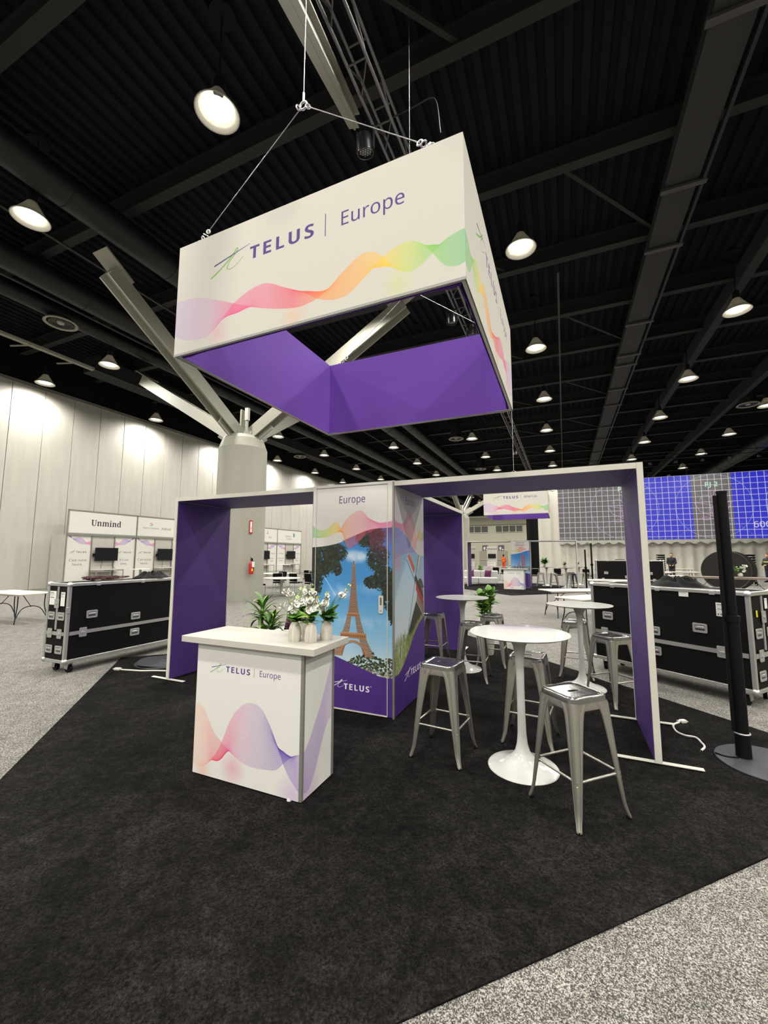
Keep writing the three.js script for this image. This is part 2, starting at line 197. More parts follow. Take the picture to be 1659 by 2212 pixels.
// ---------- ceiling services ----------
{
  const roundDuct = (x, y, r, d0, d1, label) => { const t = thing('round_duct', label, 'duct', x, d0, y, 0, 'round ducts under the roof'); mesh('pipe', new THREE.CylinderGeometry(r, r, d1 - d0, 28, 1, true).rotateX(Math.PI / 2).translate(0, 0, -(d1 - d0) / 2), M.duct, t); for (let d = 1.5; d < d1 - d0; d += 3) mesh('joint_band', new THREE.TorusGeometry(r, 0.018, 6, 28).translate(0, 0, -d), M.duct, t); };
  roundDuct(-11.3, 10.95, 0.42, -8, 74, 'big round black duct running above the concrete pillar');
  roundDuct(-15.6, 11.0, 0.42, -8, 74, 'round black duct left of the concrete pillar, second from the white wall');
  roundDuct(-17.6, 11.05, 0.3, -8, 74, 'round black duct nearest the white wall');
  roundDuct(-10.0, 11.1, 0.34, 20, 74, 'slim round black duct right of the concrete pillar');
  roundDuct(14.6, 10.6, 0.55, 24, 74, 'broad round duct in the far right corner of the roof');
  const fd = thing('flat_duct', 'long flat grey cable duct running down the right of the roof', 'duct', 3.1, -8, 11.05); mesh('tray', bx(0.72, 0.3, 60, 0, 0.15, -30), M.ductFlat, fd); mesh('side_rail', bx(0.07, 0.12, 60, 0.46, -0.02, -30), M.duct, fd);
  for (const d of [11.7, 14, 18.4, 21.3, 22.4, 25.6, 28.3, 36.4, 8, 5, 33, 41]) mesh('clamp', bx(0.98, 0.07, 0.14, 0.05, -0.05, -(d + 8)), std(0x3c3b3a, 0.6), fd);
  const cd = (x, d0, d1, y, label) => { const t = thing('conduit', label, 'pipe', x, d0, y, 0, 'thin roof conduits'); mesh('pipe', bar(V(0, 0, 0), V(0, 0, -(d1 - d0)), 0.04, 8), std(0x302f2d, 0.6), t); for (let d = 4; d < d1 - d0; d += 7) mesh('hanger', [bx(0.04, 0.9, 0.04, 0, 0.45, -d)], M.beamDark, t); };
  cd(0.2, 14, 60, 11.1, 'thin pale conduit right of the hanging white sign'); cd(-16.4, -6, 20, 10.8, 'thin pipe between two round ducts at the left'); cd(-13.6, -6, 60, 11.1, 'thin pipe beside the big round duct');
  const lt = thing('light_rail', 'grey strip rail hung near the white wall at left', 'rail', -20.9, 4, 10.8); mesh('rail', bx(0.22, 0.12, 8, 0, 0, -4), M.strut, lt); for (const d of [3, 5.2, 7]) mesh('outrigger', bx(0.9, 0.05, 0.06, -0.4, -0.05, -d, 0, R(20)), M.strut, lt);
  const bulk = thing('soffit_duct', 'black boxed duct above the top of the white wall', 'duct', -21.2, 12, 10.75); mesh('box', bx(1.0, 0.73, 50, 0, 0.365, -25), M.beamDark, bulk); mesh('edge', bx(0.04, 0.04, 50, 0.5, 0, -25), M.duct, bulk);
  for (const [x, d, s] of [[-17.4, 8.7, 'near the white wall at left'], [10.3, 30, 'at the far right'], [-7.2, 30.2, 'beyond the hanging sign'], [-7.5, 42, 'farthest over the middle'], [-21.5, 30.2, 'over the far part of the white wall']]) {
    const t = thing('air_diffuser', 'round metal air diffuser under the roof ' + s, 'diffuser', x, d, 10.55, 0, 'round air diffusers');
    mesh('rim', lathe([[0.5, 0.06], [0.56, 0], [0.5, -0.03], [0.44, 0.02], [0.5, 0.06]], 32), M.strut, t); mesh('cone', lathe([[0.36, 0.05], [0.4, 0.01], [0.36, 0], [0.3, 0.05]], 28), M.duct, t); mesh('centre_plate', cyl(0.13, 0.11, 0.05, 0, 0.02, 0, 20), M.strut, t); mesh('spokes', [bx(0.9, 0.02, 0.03, 0, 0.06, 0), bx(0.03, 0.02, 0.9, 0, 0.06, 0)], M.duct, t); const nh = x < -16 ? (x < -20 ? 0.14 : 0.13) : 1.55; mesh('neck', cyl(0.4, 0.4, nh, 0, 0.05 + nh / 2, 0, 24), M.duct, t);
  }
  // lighting truss with fixtures
  const tr = thing('lighting_truss', 'long black box truss with lights passing above the hanging white sign', 'truss', -2.66, 2, 9.55), TL = 46; const hw = 0.17;
  for (const [a, b] of [[-hw, -hw], [hw, -hw], [-hw, hw], [hw, hw]]) mesh('chord', bar(V(a, b, 0), V(a, b, -TL), 0.026, 8), std(0x757476, 0.4, 0.5), tr);
  for (let d = 0; d < TL; d += 1.0) mesh('lacing', [bar(V(-hw, -hw, -d), V(hw, -hw, -d), 0.018, 6), bar(V(-hw, hw, -d), V(hw, hw, -d), 0.018, 6), bar(V(-hw, -hw, -d), V(-hw, hw, -d - 0.5), 0.014, 6), bar(V(hw, hw, -d - 0.5), V(hw, -hw, -d - 1), 0.014, 6), bar(V(-hw, -hw, -d - 0.5), V(hw, -hw, -d), 0.012, 6)], std(0x5a595b, 0.4, 0.5), tr);
  for (const d of [8, 20, 32, 44]) mesh('hoist_chain', [bar(V(0, 0.2, -d), V(0, 2.4, -d), 0.02, 6)], M.duct, tr);
  const fixture = (x, d, y, tilt, label) => { const t = thing('stage_light', label, 'stage light', x, d, y, 0, 'stage lights on the truss'); mesh('clamp', [bx(0.05, 0.2, 0.05, 0, 0.5, 0), bx(0.3, 0.03, 0.04, 0, 0.42, 0)], M.black, t); for (const yx of [-0.16, 0.16]) mesh('yoke_arm', bx(0.02, 0.42, 0.05, yx, 0.22, 0), std(0x5a5a5c, 0.3, 0.8), t);
    const b = mesh('can', lathe([[0.05, 0.3], [0.12, 0.26], [0.14, 0.1], [0.14, -0.02], [0.15, -0.04], [0.13, -0.04], [0.12, 0.1], [0.05, 0.28]], 20), std(0x3b3b3d, 0.3, 0.8), t); b.rotation.x = tilt; const f = []; for (let i = -2; i <= 2; i++) for (let j = -2; j <= 2; j++) { const u = i * 0.05 + (j & 1) * 0.025, v = j * 0.045; if (u * u + v * v < 0.0125) f.push(new THREE.CylinderGeometry(0.022, 0.022, 0.02, 6).translate(u, 0.0, v)); } mesh('lens_array', f, std(0x8f8f8f, 0.2, 0.7), b); return t; };
  fixture(-2.95, 5.9, 8.85, R(12), 'black can light hanging from the truss, nearest, above the sign edge'); fixture(-2.9, 11.9, 8.9, R(8), 'black can light seen through the sign opening, nearer one'); fixture(-2.5, 12.9, 8.9, R(-8), 'black can light seen through the sign opening, farther one'); fixture(-2.9, 30, 8.9, 0, 'black can light on the truss far beyond the sign');
  const sp = thing('truss_brace', 'bent steel bracket sticking out of the truss above the sign corner', 'bracket', -2.3, 6.0, 9.4); mesh('arm', tube([V(-0.2, 0, 0), V(0.25, 0.02, 0), V(0.55, 0.04, 0), V(0.62, -0.04, 0), V(0.7, -0.7, 0)], 0.012, 30), M.duct, sp);
  // far right truss line with small lights
  const ft = thing('far_truss', 'black truss with small lamps hanging before the projection screen', 'truss', 0.5, 38, 9.3); for (const b of [0, 0.3]) mesh('chord', bar(V(0, b, 0), V(19, b, 0), 0.03, 6), M.duct, ft); for (let x = 0.5; x < 18.5; x += 0.75) mesh('lacing', bar(V(x, 0, 0), V(x + 0.37, 0.3, 0), 0.018, 5), M.duct, ft); for (let x = 1; x < 18; x += 1.7) mesh('small_lamp', lathe([[0.02, 0.1], [0.1, 0.05], [0.14, -0.12], [0.02, -0.14]], 12).translate(x, -0.25, 0), M.duct, ft);
}

// ---------- branching pillars ----------
function pillar(x, d, h, r, label, near) {
  const t = thing('branching_pillar', label, 'pillar', x, d, 0, 0, 'branching concrete pillars');
  mesh('shaft', lathe([[0, 0], [r, 0], [r, h - 0.45], [r * 0.985, h - 0.42], [r * 0.86, h - 0.08], [r * 0.82, h], [0, h]], 48), M.pillar, t);
  mesh('base_plate', cyl(r * 0.74, r * 0.78, 0.08, 0, h + 0.04, 0, 40), M.strut, t);
  const ends = [[0, -5.6, 9.75], [-6.4, 0.2, 9.95], [6.9, 0.1, 10.35], [0.1, 5.8, 9.9]];
  for (const [ex, ed, ey] of ends) {
    const a = V(ex * 0.055, h + 0.1, -ed * 0.055), b = V(ex, ey, -ed), dir = b.clone().sub(a).normalize(), side = new THREE.Vector3().crossVectors(dir, V(0, 1, 0)).normalize(), up = new THREE.Vector3().crossVectors(side, dir).normalize();
    const off = (v, s) => v.clone().addScaledVector(up, s), so = (v, s) => v.clone().addScaledVector(side, s);
    const br = mesh('branch', [beam(so(a, 0.19), so(b, 0.19), 0.05, 0.46, up), beam(so(a, -0.19), so(b, -0.19), 0.05, 0.46, up), beam(off(a, 0.02), off(b, 0.02), 0.36, 0.05, up)], M.strut, t);
    mesh('end_plate', [beam(off(b.clone().addScaledVector(dir, -0.5), 0.25), off(b.clone().addScaledVector(dir, 0.5), 0.25), 0.6, 0.05, up)], M.strut, br);
    mesh('gusset', [beam(a, a.clone().addScaledVector(dir, 1.0), 0.06, 0.75, up)], M.strut, br);
  }
  mesh('core', [bx(0.4, 1.2, 0.06, 0, h + 0.6, 0), bx(0.06, 1.2, 0.4, 0, h + 0.6, 0)], M.strut, t);
  for (let i = 0; i < 16; i++) { const a = i / 16 * 6.283; mesh('bolt', cyl(0.025, 0.025, 0.14, Math.cos(a) * r * 0.66, h + 0.14, Math.sin(a) * r * 0.66, 6), M.alu, t); }
  return t;
}
const pil = pillar(-11.61, 12.47, 6.3, 0.93, 'wide pale concrete pillar with four steel branches behind the purple archway');
mesh('junction_box', [rb(0.16, 0.5, 0.12, 0.42, 7.2, 0.3)], M.whitePlastic, pil);
pillar(-11.2, 49, 6.6, 0.93, 'distant branching pillar seen over the far purple archway');
{ // pale strut of a neighbouring pillar, overhead
  const t = thing('steel_strut', 'pale grey steel strut overhead left of the black truss', 'strut', -3.72, 6.9, 10.9), a = V(0, 0, 0), b = V(2.0, -5.0, 6.6), up = V(0, 1, 0);
  mesh('web', beam(a, b, 0.04, 0.3, up), M.strut, t); mesh('flange', [beam(a.clone().add(V(0, -0.16, 0)), b.clone().add(V(0, -0.16, 0)), 0.22, 0.03, up), beam(a.clone().add(V(0, 0.16, 0)), b.clone().add(V(0, 0.16, 0)), 0.22, 0.03, up)], M.strut, t);
}
// fire point on the pillar
{
  const ang = Math.atan2(12.47, -11.61), px = -11.61 + 0.93 * Math.sin(R(66)), pd = 12.47 - 0.93 * Math.cos(R(66)), turn = R(66);
  const e = thing('fire_extinguisher', 'red fire extinguisher hung on the concrete pillar', 'extinguisher', px + 0.16, pd - 0.07, 1.0, turn);
  mesh('bottle', lathe([[0, 0], [0.075, 0], [0.085, 0.02], [0.085, 0.36], [0.06, 0.43], [0.025, 0.46], [0.025, 0.5], [0, 0.5]], 20), M.red, e); mesh('valve', [bx(0.03, 0.05, 0.16, 0, 0.52, 0.02), bx(0.03, 0.03, 0.18, 0, 0.57, 0.02, R(15)), cyl(0.025, 0.025, 0.03, 0.03, 0.5, 0, 10)], M.black, e); mesh('hose', tube([V(0.03, 0.5, 0), V(0.11, 0.42, 0), V(0.1, 0.2, 0), V(0.08, 0.1, 0.02)], 0.012, 16), M.black, e); mesh('paper_tag', sheet(0.1, 0.2, 0.03, 0.36, 0.1), M.paper, e); mesh('label_plate', sheet(0.06, 0.09, 0, 0.16, 0.087), M.yellow, e); mesh('bracket', bx(0.05, 0.3, 0.05, 0, 0.25, -0.09), M.alu, e);
  const s = thing('fire_sign', 'tall narrow red and white sign above the fire extinguisher', 'sign', px + 0.03, pd - 0.01, 2.75, turn); mesh('plate', bx(0.12, 0.5, 0.02), M.red, s); mesh('face', sheet(0.075, 0.4, 0, 0, 0.012), printMat(canvasTex(64, 320, (g) => { g.fillStyle = '#e9e5dc'; g.fillRect(0, 0, 64, 320); g.fillStyle = '#b3151b'; g.save(); g.translate(46, 300); g.rotate(-Math.PI / 2); g.font = 'bold 40px sans-serif'; g.fillText('FIRE', 60, 0); g.restore(); }), 0.5), s);
}
// ---------- the booth ----------
// black carpet, laid at 45 degrees: u = x + d, v = d - x
function diamondCarpet(u0, u1, v0, v1, dd, label) {
  const c = [[u0, v0], [u1, v0], [u1, v1], [u0, v1]].map(([u, v]) => [(u - v) / 2, (u + v) / 2 + dd]);
  const g = uvMetres(shapeGeo(c.map(([x, d]) => [x, d]), 0.006, 0.002).rotateX(-Math.PI / 2)); const m = mesh('booth_carpet', g, M.carpet); tag(m, label, 'carpet'); m.position.y = 0.002; return m;
}
diamondCarpet(-2.1, 6.95, 2.17, 11.4, 0, 'large black carpet square under the nearest booth');
diamondCarpet(-2.1, 6.95, 2.17, 11.4, 18.4, 'black carpet under the distant matching booth');

const AH = 2.48, AT = 0.05, F0 = 4.084, F1 = 5.09, TX0 = -2.697, TX1 = -1.668;
// one archway arm in local axes: along +x from 0 to L, depth 0..-W (front face at z = 0), leg at the far end (x = L)
function arch(name, label, x, d, turn, L, W = 1.006, plates = true, mats = M) {
  const t = thing(name, label, 'archway', x, d, 0.009, turn, 'archway arms of the booths'), i = 0.004;
  const lg = mesh('leg_panel', bx(AT - 2 * i, AH - AT, W - 2 * i, L - AT / 2, (AH - AT) / 2 + 0.012, -W / 2), mats.purple, t);
  const rf = mesh('roof_panel', [bx(L - AT - 0.002, AT - 2 * i, W - 2 * i, (L - AT) / 2, AH - AT / 2, -W / 2)], mats.purple, t);
  for (const z of [-0.006, -W + 0.006]) { mesh('edge_profile', rb(AT, AH - 0.012, 0.014, L - AT / 2, AH / 2 + 0.006, z, 0.003, 1), M.trim, lg); mesh('edge_profile', rb(L - AT, AT, 0.014, (L - AT) / 2, AH - AT / 2, z, 0.003, 1), M.trim, rf); }
  mesh('top_skin', bx(L, 0.004, W, L / 2, AH + 0.001, -W / 2), M.trim, rf); mesh('outer_skin', bx(0.004, AH - 0.03, W - 0.03, L + 0.001, AH / 2 + 0.01, -W / 2), mats.purple, lg);
  mesh('corner_bead', beam(V(L - AT - 0.003, AH - AT - 0.003, -0.012), V(L - AT - 0.003, AH - AT - 0.003, -W + 0.012), 0.008, 0.008), M.greyStrip, rf);
  if (plates) for (const z of [-0.03, -W + 0.02]) mesh('floor_plate', rb(0.6, 0.01, 0.045, L - 0.02, 0.013, z, 0.004, 1), M.trim, t);
  return t;
}
const aR = arch('booth_archway', 'purple lined archway with white edges right of the printed tower', TX1, F0, 0, 0.654 - TX1);
{ // left arm is the mirror: built turned by 180 degrees
  arch('booth_archway', 'purple lined archway with white edges left of the printed tower, behind the counter', TX0, F1, Math.PI, TX0 + 5.0);
  arch('booth_archway', 'purple archway arm running back behind the printed tower', TX1, F1 + 0.002, Math.PI / 2, 7.42 - F1, TX1 - TX0);
}
// prints
const TW = TX1 - TX0, PPM = 800;
const towerFront = canvasTex(Math.round(TW * PPM), Math.round(AH * PPM), (g, w, h) => {
  const X = (x) => (x - TX0) * PPM, Y = (y) => (AH - y) * PPM; g.fillStyle = '#dedcd6'; g.fillRect(0, 0, w, h);
  const edge = spline([[-2.7, 1.765], [-2.55, 1.775], [-2.35, 1.81], [-2.209, 1.865], [-1.95, 1.955], [-1.674, 1.977], [-1.66, 1.978]]), wave = spline([[-2.7, 0.66], [-2.41, 0.567], [-2.25, 0.52], [-2.08, 0.468], [-1.85, 0.4], [-1.75, 0.39], [-1.66, 0.395]]);
  // photograph area
  g.save(); g.beginPath(); for (let i = 0; i <= 60; i++) { const x = TX0 + TW * i / 60; i ? g.lineTo(X(x), Y(edge(x))) : g.moveTo(X(x), Y(edge(x))); } g.lineTo(w, h); g.lineTo(0, h); g.clip();
  const sky = g.createLinearGradient(0, Y(1.9), 0, Y(0.5)); sky.addColorStop(0, '#2f7ec4'); sky.addColorStop(0.45, '#4a96d3'); sky.addColorStop(0.8, '#8fc0e0'); sky.addColorStop(1, '#c3d6df'); g.fillStyle = sky; g.fillRect(0, 0, w, h);
  const puff = (x, y, rx, ry, a) => { for (let k = 0; k < 30; k++) { const ang = rr(0, 6.28), qq = Math.sqrt(rnd()) * 1.2, cx = X(x + rx * qq * Math.cos(ang)), cy = Y(y + ry * qq * Math.sin(ang)), r = rr(0.02, 0.09) * PPM, q = g.createRadialGradient(cx, cy, 0, cx, cy, r); q.addColorStop(0, `rgba(238,243,248,${a})`); q.addColorStop(1, 'rgba(238,243,248,0)'); g.fillStyle = q; g.fillRect(cx - r, cy - r, 2 * r, 2 * r); } };
  puff(-2.12, 1.66, 0.1, 0.04, 0.28); puff(-2.1, 1.3, 0.3, 0.03, 0.09); puff(-2.0, 0.95, 0.3, 0.03, 0.1); puff(-2.3, 1.25, 0.15, 0.03, 0.1);
  g.strokeStyle = 'rgba(225,238,250,0.55)'; g.lineWidth = 9; g.beginPath(); g.moveTo(X(-2.58), Y(1.5)); g.lineTo(X(-2.38), Y(1.22)); g.stroke();
  // iron tower
  const cx = -2.15, iron = '#8a6248', ironD = '#5e4433', ironL = '#b98a64', prof = spline([[0.58, 0.262], [0.66, 0.215], [0.73, 0.175], [0.8, 0.143], [0.9, 0.105], [1.02, 0.072], [1.15, 0.05], [1.3, 0.035], [1.45, 0.024], [1.54, 0.018], [1.6, 0.014]]);
  const leg = (s, y0, y1, inner) => { g.beginPath(); for (let i = 0; i <= 30; i++) { const y = y0 + (y1 - y0) * i / 30; g.lineTo(X(cx + s * prof(y)), Y(y)); } for (let i = 30; i >= 0; i--) { const y = y0 + (y1 - y0) * i / 30; g.lineTo(X(cx + s * prof(y) * inner(y)), Y(y)); } g.closePath(); };
  const lattice = (y0, y1, inner, n) => { for (const s of [-1, 1]) { leg(s, y0, y1, inner); g.fillStyle = 'rgba(160,120,92,0.75)'; g.fill(); g.lineWidth = 4; g.strokeStyle = iron; g.stroke(); g.lineWidth = 2.2; for (let k = 0; k < n; k++) { const a = y0 + (y1 - y0) * k / n, b = y0 + (y1 - y0) * (k + 1) / n, A = [X(cx + s * prof(a)), Y(a)], B = [X(cx + s * prof(b) * inner(b)), Y(b)], C = [X(cx + s * prof(a) * inner(a)), Y(a)], D = [X(cx + s * prof(b)), Y(b)]; g.strokeStyle = k & 1 ? ironD : iron; g.beginPath(); g.moveTo(...A); g.lineTo(...B); g.moveTo(...C); g.lineTo(...D); g.moveTo(...A); g.lineTo(...C); g.stroke(); } } };
  lattice(0.57, 0.79, () => 0.5, 9); lattice(0.8, 1.02, (y) => 0.42 - (y - 0.8) * 0.3, 9);
  { leg(1, 1.02, 1.55, () => -1); g.fillStyle = 'rgba(150,112,88,0.92)'; g.fill(); g.lineWidth = 2; for (let k = 0; k < 22; k++) { const a = 1.02 + 0.53 * k / 22, b = a + 0.024; g.strokeStyle = k & 1 ? ironD : '#7a5744'; g.beginPath(); g.moveTo(X(cx - prof(a)), Y(a)); g.lineTo(X(cx + prof(b)), Y(b)); g.moveTo(X(cx + prof(a)), Y(a)); g.lineTo(X(cx - prof(b)), Y(b)); g.stroke(); } }
  const slab = (y, hw, hh, c) => { g.fillStyle = c; g.fillRect(X(cx - hw), Y(y + hh / 2), 2 * hw * PPM, hh * PPM); };
  slab(0.79, 0.16, 0.05, '#a8754e'); slab(0.82, 0.155, 0.014, ironL); slab(1.015, 0.078, 0.03, '#a8754e'); slab(1.035, 0.072, 0.01, ironL); g.fillStyle = ironD; for (let k = -6; k <= 6; k++) g.fillRect(X(cx + k * 0.023) - 4, Y(0.8), 8, 14); for (let k = -4; k <= 4; k++) g.fillRect(X(cx + k * 0.016) - 3, Y(1.02), 6, 10);
  slab(1.56, 0.02, 0.03, '#a07556'); slab(1.59, 0.008, 0.04, '#8a6248'); g.fillStyle = '#dfe6ee'; g.fillRect(X(cx) - 1.5, Y(1.65), 3, 36);
  g.lineWidth = 16; g.strokeStyle = '#b27c52'; g.beginPath(); g.ellipse(X(cx), Y(0.585), 0.155 * PPM, 0.15 * PPM, 0, Math.PI, 2 * Math.PI); g.stroke(); g.lineWidth = 4; g.strokeStyle = ironD; g.beginPath(); g.ellipse(X(cx), Y(0.585), 0.142 * PPM, 0.135 * PPM, 0, Math.PI, 2 * Math.PI); g.stroke();
  // skyline trees by the river
  for (let k = 0; k < 900; k++) { const x = rr(TX0, TX1), t = (x - TX0) / TW, top = 0.5 + 0.1 * Math.max(0, Math.sin(t * 9 - 4.2)) + (t > 0.75 ? 0.09 : 0); g.fillStyle = ['#2e3a24', '#3d4a2c', '#56603f', '#233019'][k & 3]; const y = rr(0.36, top); g.beginPath(); g.ellipse(X(x), Y(y), rr(5, 13), rr(4, 10), 0, 0, 7); g.fill(); }
  for (let k = 0; k < 70; k++) { g.fillStyle = ['#8f8a7c', '#6e6a60', '#b8b2a2', '#4b4a44'][k & 3]; g.fillRect(X(rr(-2.1, -1.67)), Y(rr(0.4, 0.47)), rr(8, 50), rr(3, 12)); }
  // tree foliage framing the view
  const clump = (x, y, rx, ry, n) => { for (let k = 0; k < n; k++) { const a = rr(0, 6.28), q = Math.sqrt(rnd()); g.fillStyle = ['#17201a', '#1f2a1e', '#2a3826', '#10160f'][k & 3]; g.beginPath(); g.ellipse(X(x + rx * q * Math.cos(a)), Y(y + ry * q * Math.sin(a)), rr(8, 20), rr(6, 13), a, 0, 7); g.fill(); } for (let k = 0; k < n * 1.2; k++) { const a = rr(0, 6.28), q = rr(0.75, 1.22); g.fillStyle = ['#17201a', '#26331f', '#3a4a30', '#10160f'][k & 3]; g.beginPath(); g.ellipse(X(x + rx * q * Math.cos(a)), Y(y + ry * q * Math.sin(a)), rr(3, 7), rr(2, 5), a * 2, 0, 7); g.fill(); } };
  clump(-2.58, 1.62, 0.2, 0.17, 620); clump(-2.4, 1.7, 0.14, 0.1, 260); clump(-2.66, 1.38, 0.1, 0.16, 220); clump(-2.36, 1.52, 0.05, 0.07, 60); clump(-2.68, 1.15, 0.05, 0.16, 110); clump(-1.95, 1.88, 0.16, 0.11, 320); clump(-1.86, 1.65, 0.12, 0.14, 240); clump(-1.78, 1.42, 0.12, 0.12, 260); clump(-1.92, 1.38, 0.09, 0.06, 100); clump(-1.72, 1.22, 0.08, 0.12, 150); clump(-1.69, 1.05, 0.04, 0.1, 60);
  g.restore();
  // purple foot
  g.fillStyle = '#4a2d7e'; g.beginPath(); for (let i = 0; i <= 60; i++) { const x = TX0 + TW * i / 60; i ? g.lineTo(X(x), Y(wave(x))) : g.moveTo(X(x), Y(wave(x))); } g.lineTo(w, h); g.lineTo(0, h); g.fill();
  // plum veil under the ribbon
  g.save(); g.globalAlpha = 0.55; const veil = g.createLinearGradient(0, Y(1.95), 0, Y(1.5)); veil.addColorStop(0, 'rgba(150,30,70,0.95)'); veil.addColorStop(1, 'rgba(180,90,200,0.0)'); g.fillStyle = veil; g.beginPath(); g.moveTo(X(-1.98), Y(1.95)); g.quadraticCurveTo(X(-1.96), Y(1.7), X(-1.82), Y(1.55)); g.lineTo(X(-1.66), Y(1.55)); g.lineTo(X(-1.66), Y(1.98)); g.fill(); g.beginPath(); g.moveTo(X(-2.3), Y(1.84)); g.lineTo(X(-1.99), Y(1.95)); g.quadraticCurveTo(X(-2.1), Y(1.76), X(-2.22), Y(1.745)); g.fill(); g.restore();
  const P = (a) => a.map(([x, y]) => [X(x), Y(y)]), st = [[-2.7, COL.grn], [-2.5, COL.lime], [-2.38, COL.yel], [-2.3, COL.org], [-2.2, '#ef7f78'], [-2.05, '#ee6f7c'], [-1.95, COL.pink], [-1.66, '#d94d86']].map(([x, c]) => [X(x), c]);
  ribbon(g, P([[-2.7, 2.02], [-2.62, 1.975], [-2.55, 1.965], [-2.48, 1.99], [-2.41, 2.054], [-2.36, 2.04], [-2.31, 1.95], [-2.26, 1.82], [-2.222, 1.75], [-2.12, 1.8], [-2.0, 1.9], [-1.85, 1.965], [-1.66, 1.98]]), P([[-2.7, 1.88], [-2.6, 1.875], [-2.5, 1.885], [-2.42, 1.915], [-2.34, 1.95], [-2.26, 2.07], [-2.15, 2.155], [-2.072, 2.174], [-2.03, 2.15], [-1.97, 2.085], [-1.86, 2.033], [-1.78, 2.03], [-1.66, 2.05]]), st, 60, 0.36, 0.3, 1.1, [[-2.33, -0.08, 0.06], [-1.93, 0.07, 0.08], [-2.6, -0.05, 0.06]].map(([x, o, wd]) => [X(x), -o * PPM, wd * PPM]));
  fitText(g, 'Europe', X(-2.354), Y(2.268), 0.345 * PPM, 0.085 * PPM, '', '#46306f');
  tMark(g, X(-2.425), Y(0.315), 0.21 * PPM, 0.1 * PPM, '#f1eef6', '#f1eef6'); fitText(g, 'TELUS', X(-2.262), Y(0.218), 0.315 * PPM, 0.062 * PPM, 'bold', '#f1eef6', 'sans-serif', 8);
  g.fillStyle = '#f1eef6'; g.font = '14px sans-serif'; g.fillText('®', X(-1.94), Y(0.272));
});
const towerSide = canvasTex(Math.round((F1 - F0) * PPM), Math.round(AH * PPM), (g, w, h) => {
  const X = (s) => s * PPM, Y = (y) => (AH - y) * PPM, L = F1 - F0; g.fillStyle = '#dedcd6'; g.fillRect(0, 0, w, h); // s = distance from the front corner
  const edge = spline([[0, 1.977], [0.16, 1.97], [0.4, 1.88], [0.62, 1.745], [0.8, 1.68], [1.02, 1.665]]), wave = spline([[0, 0.405], [0.16, 0.42], [0.4, 0.56], [0.62, 0.74], [0.85, 0.86], [1.02, 0.91]]);
  g.save(); g.beginPath(); for (let i = 0; i <= 40; i++) { const s = L * i / 40; i ? g.lineTo(X(s), Y(edge(s))) : g.moveTo(X(s), Y(edge(s))); } g.lineTo(w, h); g.lineTo(0, h); g.clip();
  const sky = g.createLinearGradient(0, Y(1.95), 0, Y(0.7)); sky.addColorStop(0, '#7fb2d6'); sky.addColorStop(0.5, '#b9cfdc'); sky.addColorStop(1, '#cfd8da'); g.fillStyle = sky; g.fillRect(0, 0, w, h);
  g.save(); g.globalAlpha = 0.5; g.fillStyle = '#a07bc0'; g.beginPath(); g.moveTo(0, Y(1.98)); g.lineTo(X(0.5), Y(1.9)); g.lineTo(X(0.75), Y(1.7)); g.quadraticCurveTo(X(0.3), Y(1.72), 0, Y(1.62)); g.fill(); g.fillStyle = '#e08aa8'; g.beginPath(); g.ellipse(X(0.1), Y(1.6), 70, 80, 0, 0, 7); g.fill(); g.restore();
  // mill body, cap, house
  g.fillStyle = '#8d6d62'; g.beginPath(); g.moveTo(X(0.68), Y(0.85)); g.lineTo(X(0.74), Y(1.3)); g.lineTo(X(0.96), Y(1.3)); g.lineTo(X(1.02), Y(0.8)); g.fill(); g.fillStyle = '#a9867a'; for (let k = 0; k < 200; k++) g.fillRect(X(rr(0.72, 0.98)), Y(rr(0.9, 1.28)), 10, 2);
  g.fillStyle = '#4c4440'; g.beginPath(); g.moveTo(X(0.7), Y(1.28)); g.quadraticCurveTo(X(0.86), Y(1.5), X(1.0), Y(1.26)); g.fill();
  g.fillStyle = '#37352f'; g.beginPath(); g.moveTo(X(0.36), Y(0.72)); g.lineTo(X(0.7), Y(1.12)); g.lineTo(X(1.02), Y(0.86)); g.lineTo(X(1.02), Y(0.6)); g.lineTo(X(0.36), Y(0.6)); g.fill(); g.save(); g.clip(); g.strokeStyle = 'rgba(20,18,16,0.7)'; g.lineWidth = 2; for (let k = 0; k < 30; k++) { g.beginPath(); g.moveTo(X(0.3), Y(0.62 + 0.018 * k)); g.lineTo(X(1.02), Y(0.62 + 0.018 * k)); g.stroke(); } g.restore(); g.strokeStyle = '#7fb3a0'; g.lineWidth = 9; g.beginPath(); g.moveTo(X(0.36), Y(0.74)); g.lineTo(X(0.7), Y(1.13)); g.lineTo(X(1.02), Y(0.88)); g.stroke(); g.fillStyle = '#8f9aa6'; g.fillRect(X(0.68), Y(0.84), 30, 60); g.fillStyle = '#22211e'; g.fillRect(X(0.82), Y(0.86), 46, 90);
  // sails
  const hub = [X(0.66), Y(1.36)]; g.lineCap = 'round'; g.strokeStyle = '#2b2722'; g.lineWidth = 9; for (const [a, b] of [[[0.88, 1.86], [0.42, 0.82]], [[0.38, 1.62], [0.98, 1.06]]]) { g.beginPath(); g.moveTo(X(a[0]), Y(a[1])); g.lineTo(X(b[0]), Y(b[1])); g.stroke(); }
  const sail = (p, c) => { g.fillStyle = c; g.beginPath(); p.forEach(([x, y], i) => i ? g.lineTo(X(x), Y(y)) : g.moveTo(X(x), Y(y))); g.fill(); g.strokeStyle = '#2b2722'; g.lineWidth = 4; g.stroke(); };
